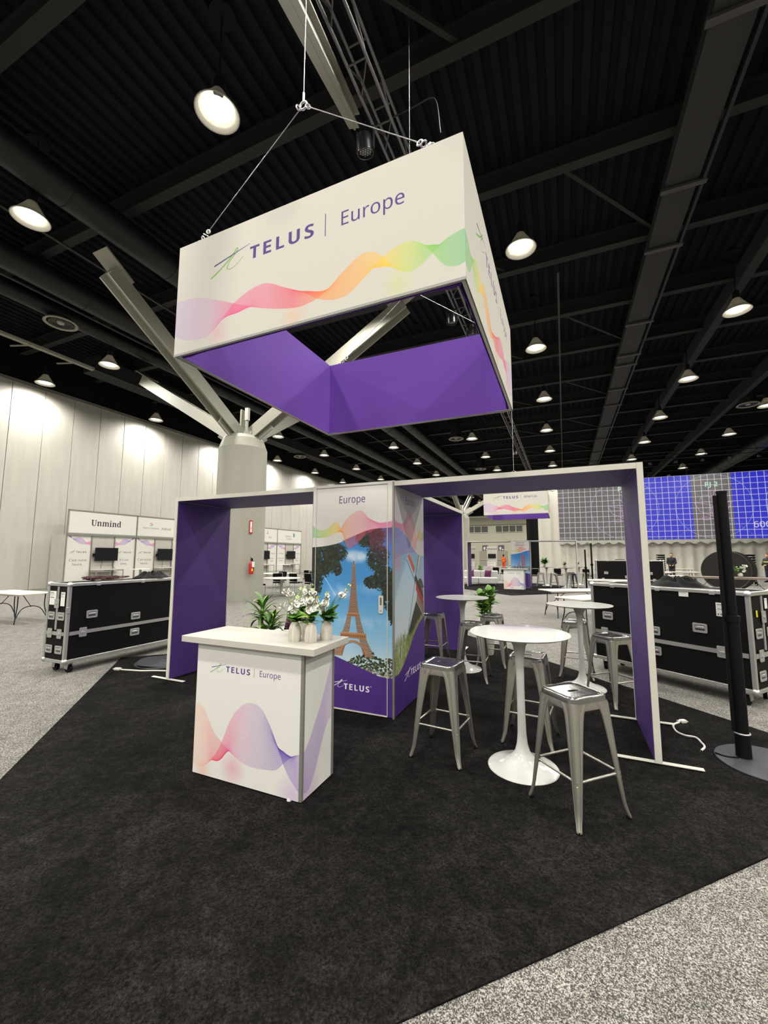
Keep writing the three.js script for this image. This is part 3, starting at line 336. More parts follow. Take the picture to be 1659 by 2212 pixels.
  sail([[0.41, 1.66], [0.62, 1.46], [0.64, 1.52], [0.45, 1.7]], '#d8582c'); sail([[0.7, 1.36], [0.97, 1.16], [0.93, 1.07], [0.69, 1.26]], '#b22f2c'); sail([[0.74, 1.52], [0.9, 1.85], [0.95, 1.8], [0.8, 1.48]], '#d7d3c8'); sail([[0.64, 1.4], [0.95, 1.14], [0.96, 1.18], [0.68, 1.44]], '#1e1b18'); g.fillStyle = '#26221e'; g.beginPath(); g.arc(...hub, 14, 0, 7); g.fill();
  for (let k = 0; k < 2600; k++) { const s = rr(-0.02, 1.04), b = wave(clamp(s, 0, 1.01)), top = 0.68 + 0.05 * Math.sin(s * 9) + 0.06 * rnd() + 0.12 * s, y = rr(b - 0.05, top); g.strokeStyle = ['#7d8a43', '#98a35a', '#5b6a2f', '#b4b876', '#45541f'][k % 5]; g.lineWidth = rr(1.5, 4); g.beginPath(); g.moveTo(X(s), Y(y - 0.05)); g.lineTo(X(s + rr(-0.03, 0.03)), Y(y + rr(0.01, 0.07))); g.stroke(); }
  g.restore();
  g.fillStyle = '#4a2d7e'; g.beginPath(); for (let i = 0; i <= 40; i++) { const s = L * i / 40; i ? g.lineTo(X(s), Y(wave(s))) : g.moveTo(X(s), Y(wave(s))); } g.lineTo(w, h); g.lineTo(0, h); g.fill();
  const P = (a) => a.map(([x, y]) => [X(x), Y(y)]), st = [[0, '#d94d86'], [0.3, COL.pink], [0.45, '#ee6f7c'], [0.68, '#ef7f78'], [0.75, COL.org], [0.82, COL.yel], [0.9, COL.lime], [1.0, COL.grn]].map(([x, c]) => [X(x), c]);
  ribbon(g, P([[0, 1.98], [0.2, 1.96], [0.4, 1.89], [0.55, 1.8], [0.68, 1.74], [0.74, 1.85], [0.8, 1.97], [0.86, 2.0], [0.92, 1.95], [1.02, 2.0]]), P([[0, 2.06], [0.1, 2.035], [0.22, 2.03], [0.32, 2.07], [0.42, 2.19], [0.5, 2.2], [0.62, 2.06], [0.7, 1.93], [0.78, 1.88], [0.9, 1.86], [1.02, 1.87]]), st, 50, 0.34, 0.3);
  fitText(g, 'Europe', X(0.34), Y(2.268), 0.345 * PPM, 0.085 * PPM, '', '#46306f');
  tMark(g, X(0.3), Y(0.4), 0.25 * PPM, 0.115 * PPM, '#f1eef6', '#f1eef6'); fitText(g, 'TELUS', X(0.5), Y(0.3), 0.36 * PPM, 0.07 * PPM, 'bold', '#f1eef6', 'sans-serif', 8);
});
function printedTower(x0, x1, f0, f1, front, side, label, withHandle) {
  const w = x1 - x0, l = f1 - f0, t = thing('printed_tower', label, 'tower', x0, f0, 0.009);
  mesh('body', [bx(w - 0.02, AH - 0.01, l - 0.02, w / 2, AH / 2, -l / 2)], M.purple, t);
  const door = mesh('door', quad(V(0.0, 0.015, 0.004), V(w, 0.015, 0.004), V(w, AH, 0.004), V(0.0, AH, 0.004)), printMat(front), t);
  mesh('side_panel', quad(V(w + 0.004, 0.015, 0), V(w + 0.004, 0.015, -l), V(w + 0.004, AH, -l), V(w + 0.004, AH, 0)), printMat(side), t);
  mesh('left_skin', bx(0.006, AH - 0.02, l, -0.003, AH / 2, -l / 2), M.purple, t);
  for (const x of [0.045, w - 0.075]) mesh('door_gap', bx(0.007, AH - 0.03, 0.006, x, AH / 2 + 0.008, 0.006), M.trim, door);
  mesh('door_rail', bx(w - 0.12, 0.012, 0.01, w / 2 - 0.015, 0.02, 0.006), M.trim, door); mesh('door_rail', bx(w - 0.12, 0.006, 0.006, w / 2 - 0.015, AH - 0.022, 0.006), M.greyStrip, door);
  mesh('corner_profile', [rb(0.022, AH, 0.018, w - 0.006, AH / 2, 0.0, 0.005)], M.greyStrip, t); mesh('top_cap', bx(w + 0.006, 0.012, l, w / 2, AH + 0.004, -l / 2), M.trim, t);
  if (withHandle) { const hd = mesh('handle', shapeGeo(roundRect(0.05, 0.185, 0.012), 0.008, 0.002, [roundRect(0.026, 0.085, 0.008).map(([a, b]) => [a, b + 0.03]).reverse()]).translate(-1.816 - x0, 1.155, 0.006), M.whitePlastic, door); mesh('recess', bx(0.03, 0.09, 0.004, -1.816 - x0, 1.185, 0.006), std(0x6a6c66, 0.5), hd); mesh('keyhole', cyl(0.008, 0.008, 0.006, 0, 0, 0, 12).rotateX(Math.PI / 2).translate(-1.816 - x0, 1.092, 0.018), M.alu, hd); }
  return t;
}
printedTower(TX0, TX1, F0, F1, towerFront, towerSide, 'tall square tower printed with an iron tower and a windmill', true);

// ---------- hanging sign ----------
const SX0 = -3.224, SX1 = -0.519, SD0 = 2.53, SD1 = 5.245, SY0 = 3.504, SY1 = 4.583;
const signA = [[-3.23, 4.03], [-3.1, 4.03], [-2.942, 4.01], [-2.75, 3.94], [-2.534, 3.85], [-2.2, 3.72], [-1.87, 3.642], [-1.72, 3.655], [-1.6, 3.7], [-1.45, 3.82], [-1.295, 3.914], [-1.2, 3.905], [-1.122, 3.849], [-1.03, 3.73], [-0.929, 3.668], [-0.83, 3.69], [-0.742, 3.758], [-0.64, 3.83], [-0.5, 3.87]];
const signB = [[-3.23, 3.70], [-3.1, 3.64], [-2.9, 3.605], [-2.78, 3.63], [-2.65, 3.73], [-2.534, 3.84], [-2.35, 3.92], [-2.179, 3.934], [-2.0, 3.85], [-1.8, 3.75], [-1.66, 3.66], [-1.529, 3.619], [-1.4, 3.63], [-1.25, 3.74], [-1.122, 3.84], [-1.0, 3.89], [-0.893, 3.893], [-0.8, 3.83], [-0.742, 3.75], [-0.66, 3.64], [-0.58, 3.61], [-0.5, 3.63]];
const signStops = [[-3.2, COL.lav], [-2.8, '#c99ac9'], [-2.55, COL.pink], [-2.2, '#e2557f'], [-1.9, COL.red], [-1.6, COL.org], [-1.3, '#f0a03a'], [-1.1, COL.yel], [-0.92, COL.lime], [-0.74, '#7cbf58'], [-0.52, COL.grn]];
function signPrint(text, flip) {
  return canvasTex(2048, Math.round(2048 * (SY1 - SY0) / (SX1 - SX0)), (g, w, h) => {
    const k = w / (SX1 - SX0), X = (x) => (x - SX0) * k, Y = (y) => (SY1 - y) * k; g.fillStyle = '#cdcac1'; g.fillRect(0, 0, w, h);
    for (const [x, y, c] of [[-2.7, 3.62, '224,120,160'], [-1.0, 3.6, '200,215,90'], [-1.9, 3.58, '240,150,110']]) { const gg = g.createRadialGradient(X(x), Y(y), 0, X(x), Y(y), 110); gg.addColorStop(0, `rgba(${c},0.28)`); gg.addColorStop(1, `rgba(${c},0)`); g.save(); g.translate(flip ? w : 0, 0); g.scale(flip ? -1 : 1, 1); g.fillStyle = gg; g.fillRect(X(x) - 110, Y(y) - 110, 220, 220); g.restore(); }
    g.save(); if (flip) { g.translate(w, 0); g.scale(-1, 1); } ribbon(g, signA.map(([x, y]) => [X(x), Y(y)]), signB.map(([x, y]) => [X(x), Y(y)]), signStops.map(([x, c]) => [X(x), c]), 46, 0.5, 0.36, 1.3, [[-2.5, -0.2, 0.2], [-1.72, 0.12, 0.2], [-1.122, -0.16, 0.12], [-0.742, 0.12, 0.09]].map(([x, o, wd]) => [X(x), -o * k, wd * k])); g.restore();
    logo(g, X(-2.8), Y(4.204), 1.86 * k, null, text);
  });
}
function hangingSign(x0, d0, y0, print, printSide, label) {
  const w = SX1 - SX0, h = SY1 - SY0, t = thing('hanging_sign', label, 'hanging sign', x0, d0, y0, 0, 'square fabric signs hung from the roof'), th = 0.045, bulge = 0;
  const face = (name, mat, a, b) => mesh(name, quad(V(a[0], 0, a[1]), V(b[0], 0, b[1]), V(b[0], h, b[1]), V(a[0], h, a[1])), mat, t);
  face('front_face', printMat(print, 0.75), [0, 0], [w, 0]); face('side_face', printMat(printSide, 0.75), [w, 0], [w, -w]); face('rear_face', printMat(print, 0.75), [w, -w], [0, -w]); face('side_face', printMat(printSide, 0.75), [0, -w], [0, 0]);
  // inner lining, one panel per side with slack folds near the corners
  const lining = (a, b) => { const rows = [], n = 24; for (let i = 0; i <= 10; i++) { const v = i / 10, row = []; for (let j = 0; j <= n; j++) { const u = j / n, e = Math.min(u, 1 - u), s = -0.03 * Math.exp(-e * 9) * (0.6 + 0.4 * Math.sin(e * 40 + v * 3)) * (1 - v * 0.9) - 0.006 * (1 - Math.cos(u * 12.57)) * Math.sin(v * 3.14), px = a[0] + (b[0] - a[0]) * u, pz = a[1] + (b[1] - a[1]) * u, nx = -(b[1] - a[1]) / w, nz = (b[0] - a[0]) / w; row.push(V(px + nx * s, v * h, pz + nz * s)); } rows.push(row); } mesh('lining', loft(rows), M.purpleSoft, t); };
  lining([th, -th], [w - th, -th]); lining([w - th, -th], [w - th, -w + th]); lining([w - th, -w + th], [th, -w + th]); lining([th, -w + th], [th, -th]);
  for (const y of [0.018, h - 0.018]) for (const [a, b] of [[[th / 2, -th / 2], [w - th / 2, -th / 2]], [[w - th / 2, -th / 2], [w - th / 2, -w + th / 2]], [[w - th / 2, -w + th / 2], [th / 2, -w + th / 2]], [[th / 2, -w + th / 2], [th / 2, -th / 2]]]) mesh('frame_tube', bar(V(a[0], y, a[1]), V(b[0], y, b[1]), 0.018, 8), M.alu, t);
  for (const [x, z] of [[0.022, -0.022], [w - 0.022, -0.022], [w - 0.022, -w + 0.022], [0.022, -w + 0.022]]) mesh('frame_post', bar(V(x, 0.02, z), V(x, h - 0.02, z), 0.016, 8), M.alu, t);
  for (const z of [-0.004, -w + 0.004]) mesh('hem', bx(w, 0.02, 0.012, w / 2, 0.004, z), std(0x9a9a96, 0.6), t);
  return t;
}
hangingSign(SX0, SD0, SY0, signPrint('Europe', false), signPrint('Europe', true), 'large white square hanging sign headed Europe over the near booth');
// rigging: two bridles, each a drop cable, a ring and two legs
for (const [d, up, s] of [[SD0 + 0.03, 6.72, 'front'], [SD1 - 0.03, 6.72, 'rear']]) {
  const c = thing('rigging_bridle', `steel cable bridle holding the ${s} edge of the near hanging sign`, 'cable', -1.87, d, 5.48, 0, 'sign bridles');
  mesh('drop_cable', bar(V(0, 0.06, 0), V(0, up, 0), s === 'front' ? 0.004 : 0.0025, 6), M.cable, c); mesh('ring', new THREE.TorusGeometry(0.035, 0.009, 8, 18), M.chrome, c);
  mesh('shackle', new THREE.TorusGeometry(0.02, 0.006, 6, 14).rotateY(1.2).translate(-0.045, -0.01, 0.01), M.chrome, c); mesh('shackle', new THREE.TorusGeometry(0.02, 0.006, 6, 14).rotateY(0.7).translate(0.045, -0.03, 0), M.chrome, c); mesh('ferrule', cyl(0.01, 0.01, 0.08, 0, 0.08, 0, 8), M.chrome, c);
  for (const sx of [-1, 1]) { const e = V(sx * 1.14, SY1 - 5.48, 0), a = V(sx * 0.05, -0.035, 0), q = a.clone().lerp(e, 0.9); const lg = mesh('bridle_leg', bar(a, q, 0.004, 6), M.cable, c); const links = []; for (let k = 0; k < 4; k++) { const p = q.clone().lerp(e, k / 3.6); links.push(new THREE.TorusGeometry(0.017, 0.006, 6, 12).scale(1, 1.3, 1).rotateY(k * 1.3).rotateZ(-sx * 0.9).translate(p.x, p.y, p.z)); } mesh('turnbuckle', links, M.chrome, lg); }
}
// ---------- counter ----------
const CX0 = -2.703, CX1 = -1.701, CD0 = 2.494, CD1 = 2.905, CTOP = 1.043, CBOD = 0.995;
const ctrA = [[-2.71, 0.5], [-2.66, 0.52], [-2.6, 0.47], [-2.5, 0.33], [-2.43, 0.277], [-2.36, 0.235], [-2.28, 0.19], [-2.15, 0.15], [-2.0, 0.155], [-1.9, 0.172], [-1.831, 0.23], [-1.76, 0.285], [-1.7, 0.31]];
const ctrB = [[-2.71, 0.07], [-2.65, 0.058], [-2.586, 0.068], [-2.5, 0.14], [-2.43, 0.24], [-2.33, 0.45], [-2.23, 0.56], [-2.135, 0.592], [-2.04, 0.56], [-1.95, 0.44], [-1.86, 0.27], [-1.8, 0.165], [-1.7, 0.06]];
const ctrC = [[-2.71, 0.45], [-2.5, 0.25], [-2.36, 0.19], [-2.28, 0.205], [-2.18, 0.17], [-2.05, 0.2], [-1.93, 0.36], [-1.83, 0.33], [-1.75, 0.31], [-1.7, 0.315]];
const ctrStops = [[-2.7, '#f0a97a'], [-2.58, '#ec8a7d'], [-2.45, COL.red], [-2.33, '#da4a86'], [-2.2, '#b05aa4'], [-2.05, '#7d4fae'], [-1.93, COL.ind], [-1.83, '#4c36a0'], [-1.7, '#6d49b4']];
const counterFront = (txt, lines2) => canvasTex(1024, 1016, (g, w, h) => {
  const k = w / (CX1 - CX0), X = (x) => (x - CX0) * k, Y = (y) => (CBOD - y) * k; g.fillStyle = '#e0dfda'; g.fillRect(0, 0, w, h);
  for (const [x, y, r, c] of [[-2.3, 0.1, 130, '214,110,150'], [-1.75, 0.03, 160, '180,140,205'], [-2.6, 0.03, 100, '236,150,130']]) { const q = g.createRadialGradient(X(x), Y(y), 0, X(x), Y(y), r); q.addColorStop(0, `rgba(${c},0.42)`); q.addColorStop(1, `rgba(${c},0)`); g.fillStyle = q; g.fillRect(0, 0, w, h); }
  const P = (a) => a.map(([x, y]) => [X(x), Y(y)]), st = ctrStops.map(([x, c]) => [X(x), c]); ribbon(g, P(ctrA), P(ctrB), st, 44, 0.6, 0.16, 1.6, [[-2.44, -0.22, 0.11], [-1.83, 0.16, 0.1], [-2.36, -0.05, 0.08]].map(([x, o, wd]) => [X(x), -o * k, wd * k]));
  if (!lines2) logo(g, X(-2.56), Y(0.79), 0.685 * k, null, txt); else { logo(g, X(-2.56), Y(0.79), 0.685 * k, null, null); fitText(g, 'Americas', X(-2.07), Y(0.82), 0.2 * k, 0.036 * k, '', '#46307a'); fitText(g, 'Amériques', X(-2.07), Y(0.765), 0.22 * k, 0.036 * k, '', '#46307a'); }
});
const counterSide = canvasTex(512, Math.round(512 * CBOD / (CD1 - CD0)), (g, w, h) => {
  const k = w / (CD1 - CD0), X = (s) => s * k, Y = (y) => (CBOD - y) * k; g.fillStyle = '#e0dfda'; g.fillRect(0, 0, w, h); const q = g.createRadialGradient(0, h, 0, 0, h, 330); q.addColorStop(0, 'rgba(190,150,210,0.5)'); q.addColorStop(1, 'rgba(190,150,210,0)'); g.fillStyle = q; g.fillRect(0, 0, w, h);
  const P = (a) => a.map(([x, y]) => [X(x), Y(y)]); ribbon(g, P([[-0.01, 0.31], [0.06, 0.36], [0.14, 0.46], [0.22, 0.56], [0.32, 0.72], [0.42, 0.92]]), P([[-0.01, 0.06], [0.04, 0.035], [0.09, 0.05], [0.16, 0.13], [0.24, 0.27], [0.33, 0.4], [0.42, 0.45]]), [[0, '#7c56b4'], [X(0.2), '#8d66bd'], [X(0.42), '#a98acb']], 46, 0.55, 0.24, 1.6);
});
function counter(x0, d0, front, side, label, topOver) {
  const w = CX1 - CX0, l = CD1 - CD0, t = thing('reception_counter', label, 'counter', x0, d0, 0.004);
  mesh('body', bx(w - 0.01, CBOD - 0.02, l - 0.01, w / 2, CBOD / 2 + 0.008, -l / 2), M.white, t);
  mesh('front_panel', quad(V(0, 0.016, 0.002), V(w - 0.02, 0.016, 0.002), V(w - 0.02, CBOD, 0.002), V(0, CBOD, 0.002)), printMat(front, 0.4), t);
  mesh('side_panel', quad(V(w + 0.002, 0.016, -0.02), V(w + 0.002, 0.016, -l + 0.025), V(w + 0.002, CBOD, -l + 0.025), V(w + 0.002, CBOD, -0.02)), printMat(side, 0.4), t);
  mesh('corner_profile', rb(0.026, CBOD - 0.016, 0.026, w - 0.008, CBOD / 2 + 0.008, -0.008, 0.005), M.greyStrip, t); mesh('corner_profile', rb(0.02, CBOD - 0.016, 0.034, w - 0.004, CBOD / 2 + 0.008, -l + 0.012, 0.005), M.greyStrip, t); mesh('corner_profile', rb(0.014, CBOD - 0.016, 0.02, 0.0, CBOD / 2 + 0.008, -l + 0.01, 0.005), M.greyStrip, t);
  mesh('top', rb(topOver[1] - topOver[0], CTOP - CBOD, topOver[3] - topOver[2], (topOver[0] + topOver[1]) / 2 - x0, (CTOP + CBOD) / 2, -((topOver[2] + topOver[3]) / 2 - d0), 0.003), M.counterTop, t);
  for (const [x, z] of [[0.1, -0.04], [w - 0.1, -0.01], [w - 0.03, -l + 0.1], [0.1, -l + 0.06]]) mesh('levelling_foot', [cyl(0.016, 0.02, 0.016, x, 0.014, z, 12)], M.whitePlastic, t);
  return t;
}
counter(CX0, CD0, counterFront('Europe'), counterSide, 'near white reception counter printed with a wave and headed Europe', [-2.83, -1.583, 2.437, 2.93]);

// ---------- flowers on the counter ----------
const vaseG = (() => { const rows = [], prof = [[0.001, 0], [0.04, 0], [0.044, 0.004], [0.0455, 0.03], [0.045, 0.07], [0.042, 0.1], [0.034, 0.128], [0.0245, 0.143], [0.023, 0.148], [0.0205, 0.147], [0.021, 0.135], [0.03, 0.11], [0.03, 0.05]]; for (const [r, y] of prof) { const row = []; for (let j = 0; j <= 28; j++) { const a = j / 28 * 6.2832; row.push(V(Math.cos(a) * r * (1 + 0.03 * Math.sin(5 * a + y * 30)), y, Math.sin(a) * r * (1 + 0.03 * Math.sin(5 * a + y * 30)))); } rows.push(row); } return loft(rows); })();
const ceramicTex = (() => { const c = document.createElement('canvas'); return canvasTex(256, 256, (g) => { g.fillStyle = '#cdc7ba'; g.fillRect(0, 0, 256, 256); for (let k = 0; k < 60; k++) { g.strokeStyle = ['rgba(235,230,220,0.5)', 'rgba(160,150,135,0.22)', 'rgba(215,208,196,0.6)'][k % 3]; g.lineWidth = rr(3, 14); const x = rr(0, 256); g.beginPath(); g.moveTo(x, 0); g.bezierCurveTo(x + rr(-30, 30), 80, x + rr(-30, 30), 170, x + rr(-20, 20), 256); g.stroke(); } }); })();
const vaseMat = printMat(ceramicTex, 0.55);
function leafGeo(len, wid, curl = 0.3, n = 8, fold = 0.15) { // leaf along +y bending to +z
  const rows = []; for (let i = 0; i <= n; i++) { const t = i / n, w = wid * Math.sin(Math.PI * Math.min(1, t * 0.94 + 0.05)) ** 0.8, a = curl * t, y = len * (a ? Math.sin(a) / curl : t), z = len * (a ? (1 - Math.cos(a)) / curl : 0); rows.push([V(-w, y + 0, z + w * fold), V(-w * 0.5, y, z), V(0, y, z - w * fold * 0.4), V(w * 0.5, y, z), V(w, y, z + w * fold)]); } return loft(rows);
}
function fernGeo(len, wid, curl) { const parts = [], n = 16; for (let i = 1; i <= n; i++) { const t = i / n, a = curl * t, y = len * Math.sin(a) / curl, z = len * (1 - Math.cos(a)) / curl, w = wid * (1 - t * 0.85); for (const s of [-1, 1]) parts.push(leafGeo(w, w * 0.2, 0.2, 3).rotateZ(-s * 1.25).rotateX(a).translate(0, y, z)); } parts.push(tube([V(0, 0, 0), V(0, len * Math.sin(curl * 0.5) / curl, len * (1 - Math.cos(curl * 0.5)) / curl), V(0, len * Math.sin(curl) / curl, len * (1 - Math.cos(curl)) / curl)], 0.0012, 8, 4)); return merge(parts); }
const blossomG = (() => { const p = []; for (let i = 0; i < 5; i++) p.push(leafGeo(0.017, 0.01, 0.9, 4, 0.3).rotateX(0.75).rotateY(i * 1.2566)); for (let i = 0; i < 4; i++) p.push(leafGeo(0.012, 0.007, 0.6, 3, 0.3).rotateX(0.35).rotateY(i * 1.57 + 0.5)); return merge(p); })();
const roseG = (() => { const p = []; for (let ring = 0; ring < 3; ring++) for (let i = 0; i < 5; i++) p.push(leafGeo(0.04 - ring * 0.004, 0.021 - ring * 0.003, 0.35 - ring * 0.5, 5, 0.5).rotateX(0.5 - ring * 0.2).rotateY(i * 1.2566 + ring * 0.6)); return merge(p); })();
const leafA = leafGeo(0.07, 0.02, 0.8), leafB = leafGeo(0.1, 0.03, 1.0), fernA = fernGeo(0.2, 0.045, 0.5), fernB = fernGeo(0.15, 0.05, 1.4);
function put(name, geo, mat, parent, p, tilt, az, s = 1) { const m = mesh(name, geo, mat, parent); m.position.copy(p); m.rotation.order = 'YXZ'; m.rotation.set(tilt, az, 0); m.scale.setScalar(s); return m; }
function bouquet(x, d, label, recipe) {
  const b = thing('bouquet', label, 'flowers', x, d, CTOP + 0.135, 0, 'bouquets on the counter'), ste = (len, tilt, az) => { const e = V(Math.sin(tilt) * Math.sin(az) * len, Math.cos(tilt) * len, Math.sin(tilt) * Math.cos(az) * len); const st = mesh('stem', tube([V(0, -0.09, 0), V(e.x * 0.15, e.y * 0.35, e.z * 0.15), e.clone().multiplyScalar(0.75), e], 0.002, 10, 5), M.leaf, b); return [e, st]; };
  for (const [kind, len, tilt, az] of recipe) {
    const [e, st] = kind === 'leaf' || kind === 'fern' || kind === 'big' ? [V(0, 0, 0), null] : ste(len, tilt, az);
    if (kind === 'stock') for (let k = 0; k < 15; k++) { const t = k / 15, p = e.clone().multiplyScalar(0.52 + 0.48 * t); put('blossom', blossomG, t > 0.85 ? M.bud : M.petal, b, p.add(V(rr(-0.012, 0.012), rr(-0.006, 0.006), rr(-0.012, 0.012))), rr(0.6, 1.4), rr(0, 6.28), 1.9 - 1.0 * t); }
    if (kind === 'rose') put('blossom', roseG, M.petal, b, e, tilt * 0.7, az, 1.15);
    if (kind === 'bud') { put('blossom', roseG, M.bud, b, e, tilt, az, 0.5); for (let k = 1; k < 3; k++) put('blossom', roseG, M.petal, b, e.clone().multiplyScalar(1 - 0.14 * k), tilt + 0.5, az + k, 0.6); }
    if (kind === 'leaf') for (let k = 0; k < 11; k++) put('leaf', k & 1 ? leafA : leafB, k % 3 ? M.leaf : M.leafDark, b, V(0, rr(0, 0.05), 0), tilt + rr(-0.3, 0.3), az + rr(-0.9, 0.9), rr(0.7, 1.2));
    if (kind === 'fern') put('fern_frond', len > 0.17 ? fernA : fernB, M.leaf, b, V(0, 0, 0), tilt, az, len / (len > 0.17 ? 0.2 : 0.15));
    if (kind === 'big') put('leaf', leafB, M.leafPale, b, V(0, 0.02, 0), tilt, az, len / 0.1);
    if (kind === 'twig') for (let k = 0; k < 14; k++) put('leaf', leafA, k & 1 ? M.leafDark : M.leaf, b, e.clone().multiplyScalar(0.3 + 0.05 * k), rr(0.5, 1.4), rr(0, 6.28), rr(0.2, 0.42));
  }
  return b;
}
const vaseSpots = [[-1.87, 2.615, 'left of the front row on the counter'], [-1.735, 2.625, 'middle of the front row on the counter'], [-1.685, 2.76, 'nearest the right end of the counter'], [-1.995, 2.86, 'behind the left one, by the counter back'], [-1.85, 2.76, 'half hidden behind the middle one']];
const vz = []; vaseSpots.forEach(([x, d, s], i) => { const t = thing('bud_vase', 'small cream ceramic bud vase, ' + s, 'vase', x, d, CTOP, i * 1.3, 'cream bud vases on the counter'); mesh('vessel', vaseG, vaseMat, t); mesh('foot_ring', lathe([[0.036, 0], [0.041, 0.0], [0.042, 0.004], [0.036, 0.004]], 24), M.ceramic, t); });
bouquet(-1.87, 2.615, 'white stock and tulips with glossy leaves in the front left vase', [['stock', 0.17, 0.18, -1.2], ['stock', 0.12, 0.6, -1.9], ['rose', 0.2, 0.28, -1.8], ['rose', 0.235, 0.42, -1.7], ['stock', 0.2, 0.1, 1.0], ['leaf', 0, 0.7, 0.8], ['leaf', 0, 0.8, 2.2], ['fern', 0.27, 0.02, 3.0], ['big', 0.17, 0.85, 1.5], ['leaf', 0, 0.5, -0.8], ['rose', 0.16, 0.85, -1.7]]);
bouquet(-1.735, 2.625, 'white blooms and fine dark twigs in the front middle vase', [['stock', 0.2, 0.1, -1.4], ['rose', 0.15, 0.1, 0.3], ['twig', 0.18, 0.25, 1.5], ['twig', 0.16, 0.45, 1.7], ['twig', 0.15, 0.1, -0.5], ['fern', 0.14, 0.7, -1.6], ['fern', 0.13, 1.0, -1.2], ['stock', 0.21, 0.3, 1.5], ['twig', 0.13, 0.5, -1.3], ['leaf', 0, 0.6, 1.4]]);
bouquet(-1.685, 2.76, 'white lisianthus reaching out right from the right end vase', [['bud', 0.34, 0.62, 1.5], ['rose', 0.235, 0.62, 1.45], ['stock', 0.22, 0.05, 0], ['fern', 0.23, 0.2, 1.4], ['leaf', 0, 0.8, 1.5], ['leaf', 0, 0.9, 1.9], ['leaf', 0, 0.5, 0.6], ['stock', 0.15, 0.4, -1.5], ['big', 0.17, 0.25, 1.6], ['fern', 0.12, 1.2, -1.4]]);
bouquet(-1.995, 2.86, 'tall white stock in the back left vase', [['stock', 0.24, 0.06, 0.5], ['stock', 0.22, 0.22, 1.4], ['fern', 0.26, 0.1, -1.5], ['leaf', 0, 0.6, 1.5], ['rose', 0.16, 0.3, 1.5], ['leaf', 0, 0.6, -1.2]]);
bouquet(-1.85, 2.76, 'drooping white bells in the half hidden rear vase', [['stock', 0.26, 0.1, -0.6], ['stock', 0.25, 0.2, 1.5], ['rose', 0.2, 0.25, 1.2], ['twig', 0.22, 0.1, 1.0], ['bud', 0.27, 0.1, 1.5], ['big', 0.14, 0.7, -1.4]]);

// ---------- bar stools and tulip tables ----------
const SH = 0.76;
const stoolG = (() => {
  const out = {}; const sw = 0.152, ft = 0.222;
  out.seat = [shapeGeo(roundRect(0.3, 0.3, 0.035), 0.004, 0.002, [roundRect(0.088, 0.032, 0.012).reverse()]).rotateX(-Math.PI / 2).translate(0, SH - 0.014, 0), loft([[0.118, SH - 0.008], [0.128, SH - 0.003], [0.137, SH], [0.146, SH - 0.001], [0.152, SH - 0.007], [0.154, SH - 0.016], [0.156, SH - 0.04]].map(([s, y]) => [...roundRect(2 * s, 2 * s, 0.03 + (s - 0.118) * 0.5, 6), roundRect(2 * s, 2 * s, 0.03 + (s - 0.118) * 0.5, 6)[0]].map(([x, z]) => V(x, y, z))))];
  out.apron = loft([[0.1535, SH - 0.036], [0.1555, SH - 0.05], [0.158, SH - 0.085], [0.154, SH - 0.085], [0.1515, SH - 0.05]].map(([s, y]) => [...roundRect(2 * s, 2 * s, 0.032, 6), roundRect(2 * s, 2 * s, 0.032, 6)[0]].map(([x, z]) => V(x, y, z))));
  const rowAt = (t, inset) => { // t 0 top .. 1 foot, corner in +x +z
    const kick = 0.012 * Math.max(0, (t - 0.86) / 0.14) ** 2, c = sw + 0.004 + (ft - sw - 0.012) * t + kick - inset, w = (0.088 - 0.062 * t ** 0.85) - (t > 0.9 ? 0.004 : 0), r = Math.min(0.022, w * 0.5), y = (SH - 0.045) * (1 - t) + 0.012 * t, pts = [];
    const fl = Math.max(0, 0.035 * Math.exp(-t * 26)); const N = 7; for (let i = 0; i <= N; i++) { const u = i / N, gz = c - w - fl + (w + fl - r) * u, rip = 0.0022 * Math.sin(u * 9.4) * (1 - t * 0.4); pts.push(V(c + rip, y, gz)); } for (let i = 1; i <= 5; i++) { const a = i / 6 * Math.PI / 2; pts.push(V(c - r + r * Math.cos(a), y, c - r + r * Math.sin(a))); } for (let i = 0; i <= N; i++) { const u = 1 - i / N, gz = c - w - fl + (w + fl - r) * u, rip = 0.0022 * Math.sin(u * 9.4) * (1 - t * 0.4); pts.push(V(gz, y, c + rip)); } return pts; };
  const ts = [0, 0.02, 0.05, 0.09, 0.15, 0.25, 0.4, 0.55, 0.7, 0.82, 0.88, 0.94, 1]; out.leg = merge([loft(ts.map((t) => rowAt(t, 0))), loft(ts.map((t) => rowAt(t, 0.004)))]);
  const fc = ft - 0.012; out.foot = rb(0.03, 0.016, 0.03, fc, 0.012, fc, 0.005); out.rivet = sph(0.006, sw + 0.033, 0.25, sw + 0.033);
  const k = 0.155 + 0.062 * 0.64, y = 0.272; out.bar = merge([bar(V(-k + 0.05, y, k - 0.012), V(k - 0.05, y, k - 0.012), 0.0085, 10), rb(0.05, 0.026, 0.006, -k + 0.03, y - 0.003, k - 0.012, 0.003, 1), rb(0.05, 0.026, 0.006, k - 0.03, y - 0.003, k - 0.012, 0.003, 1)]);
  out.brace = merge([beam(V(-0.15, SH - 0.1, -0.15), V(0.15, SH - 0.1, 0.15), 0.024, 0.004), beam(V(-0.15, SH - 0.106, 0.15), V(0.15, SH - 0.106, -0.15), 0.024, 0.004)]); return out;
})();
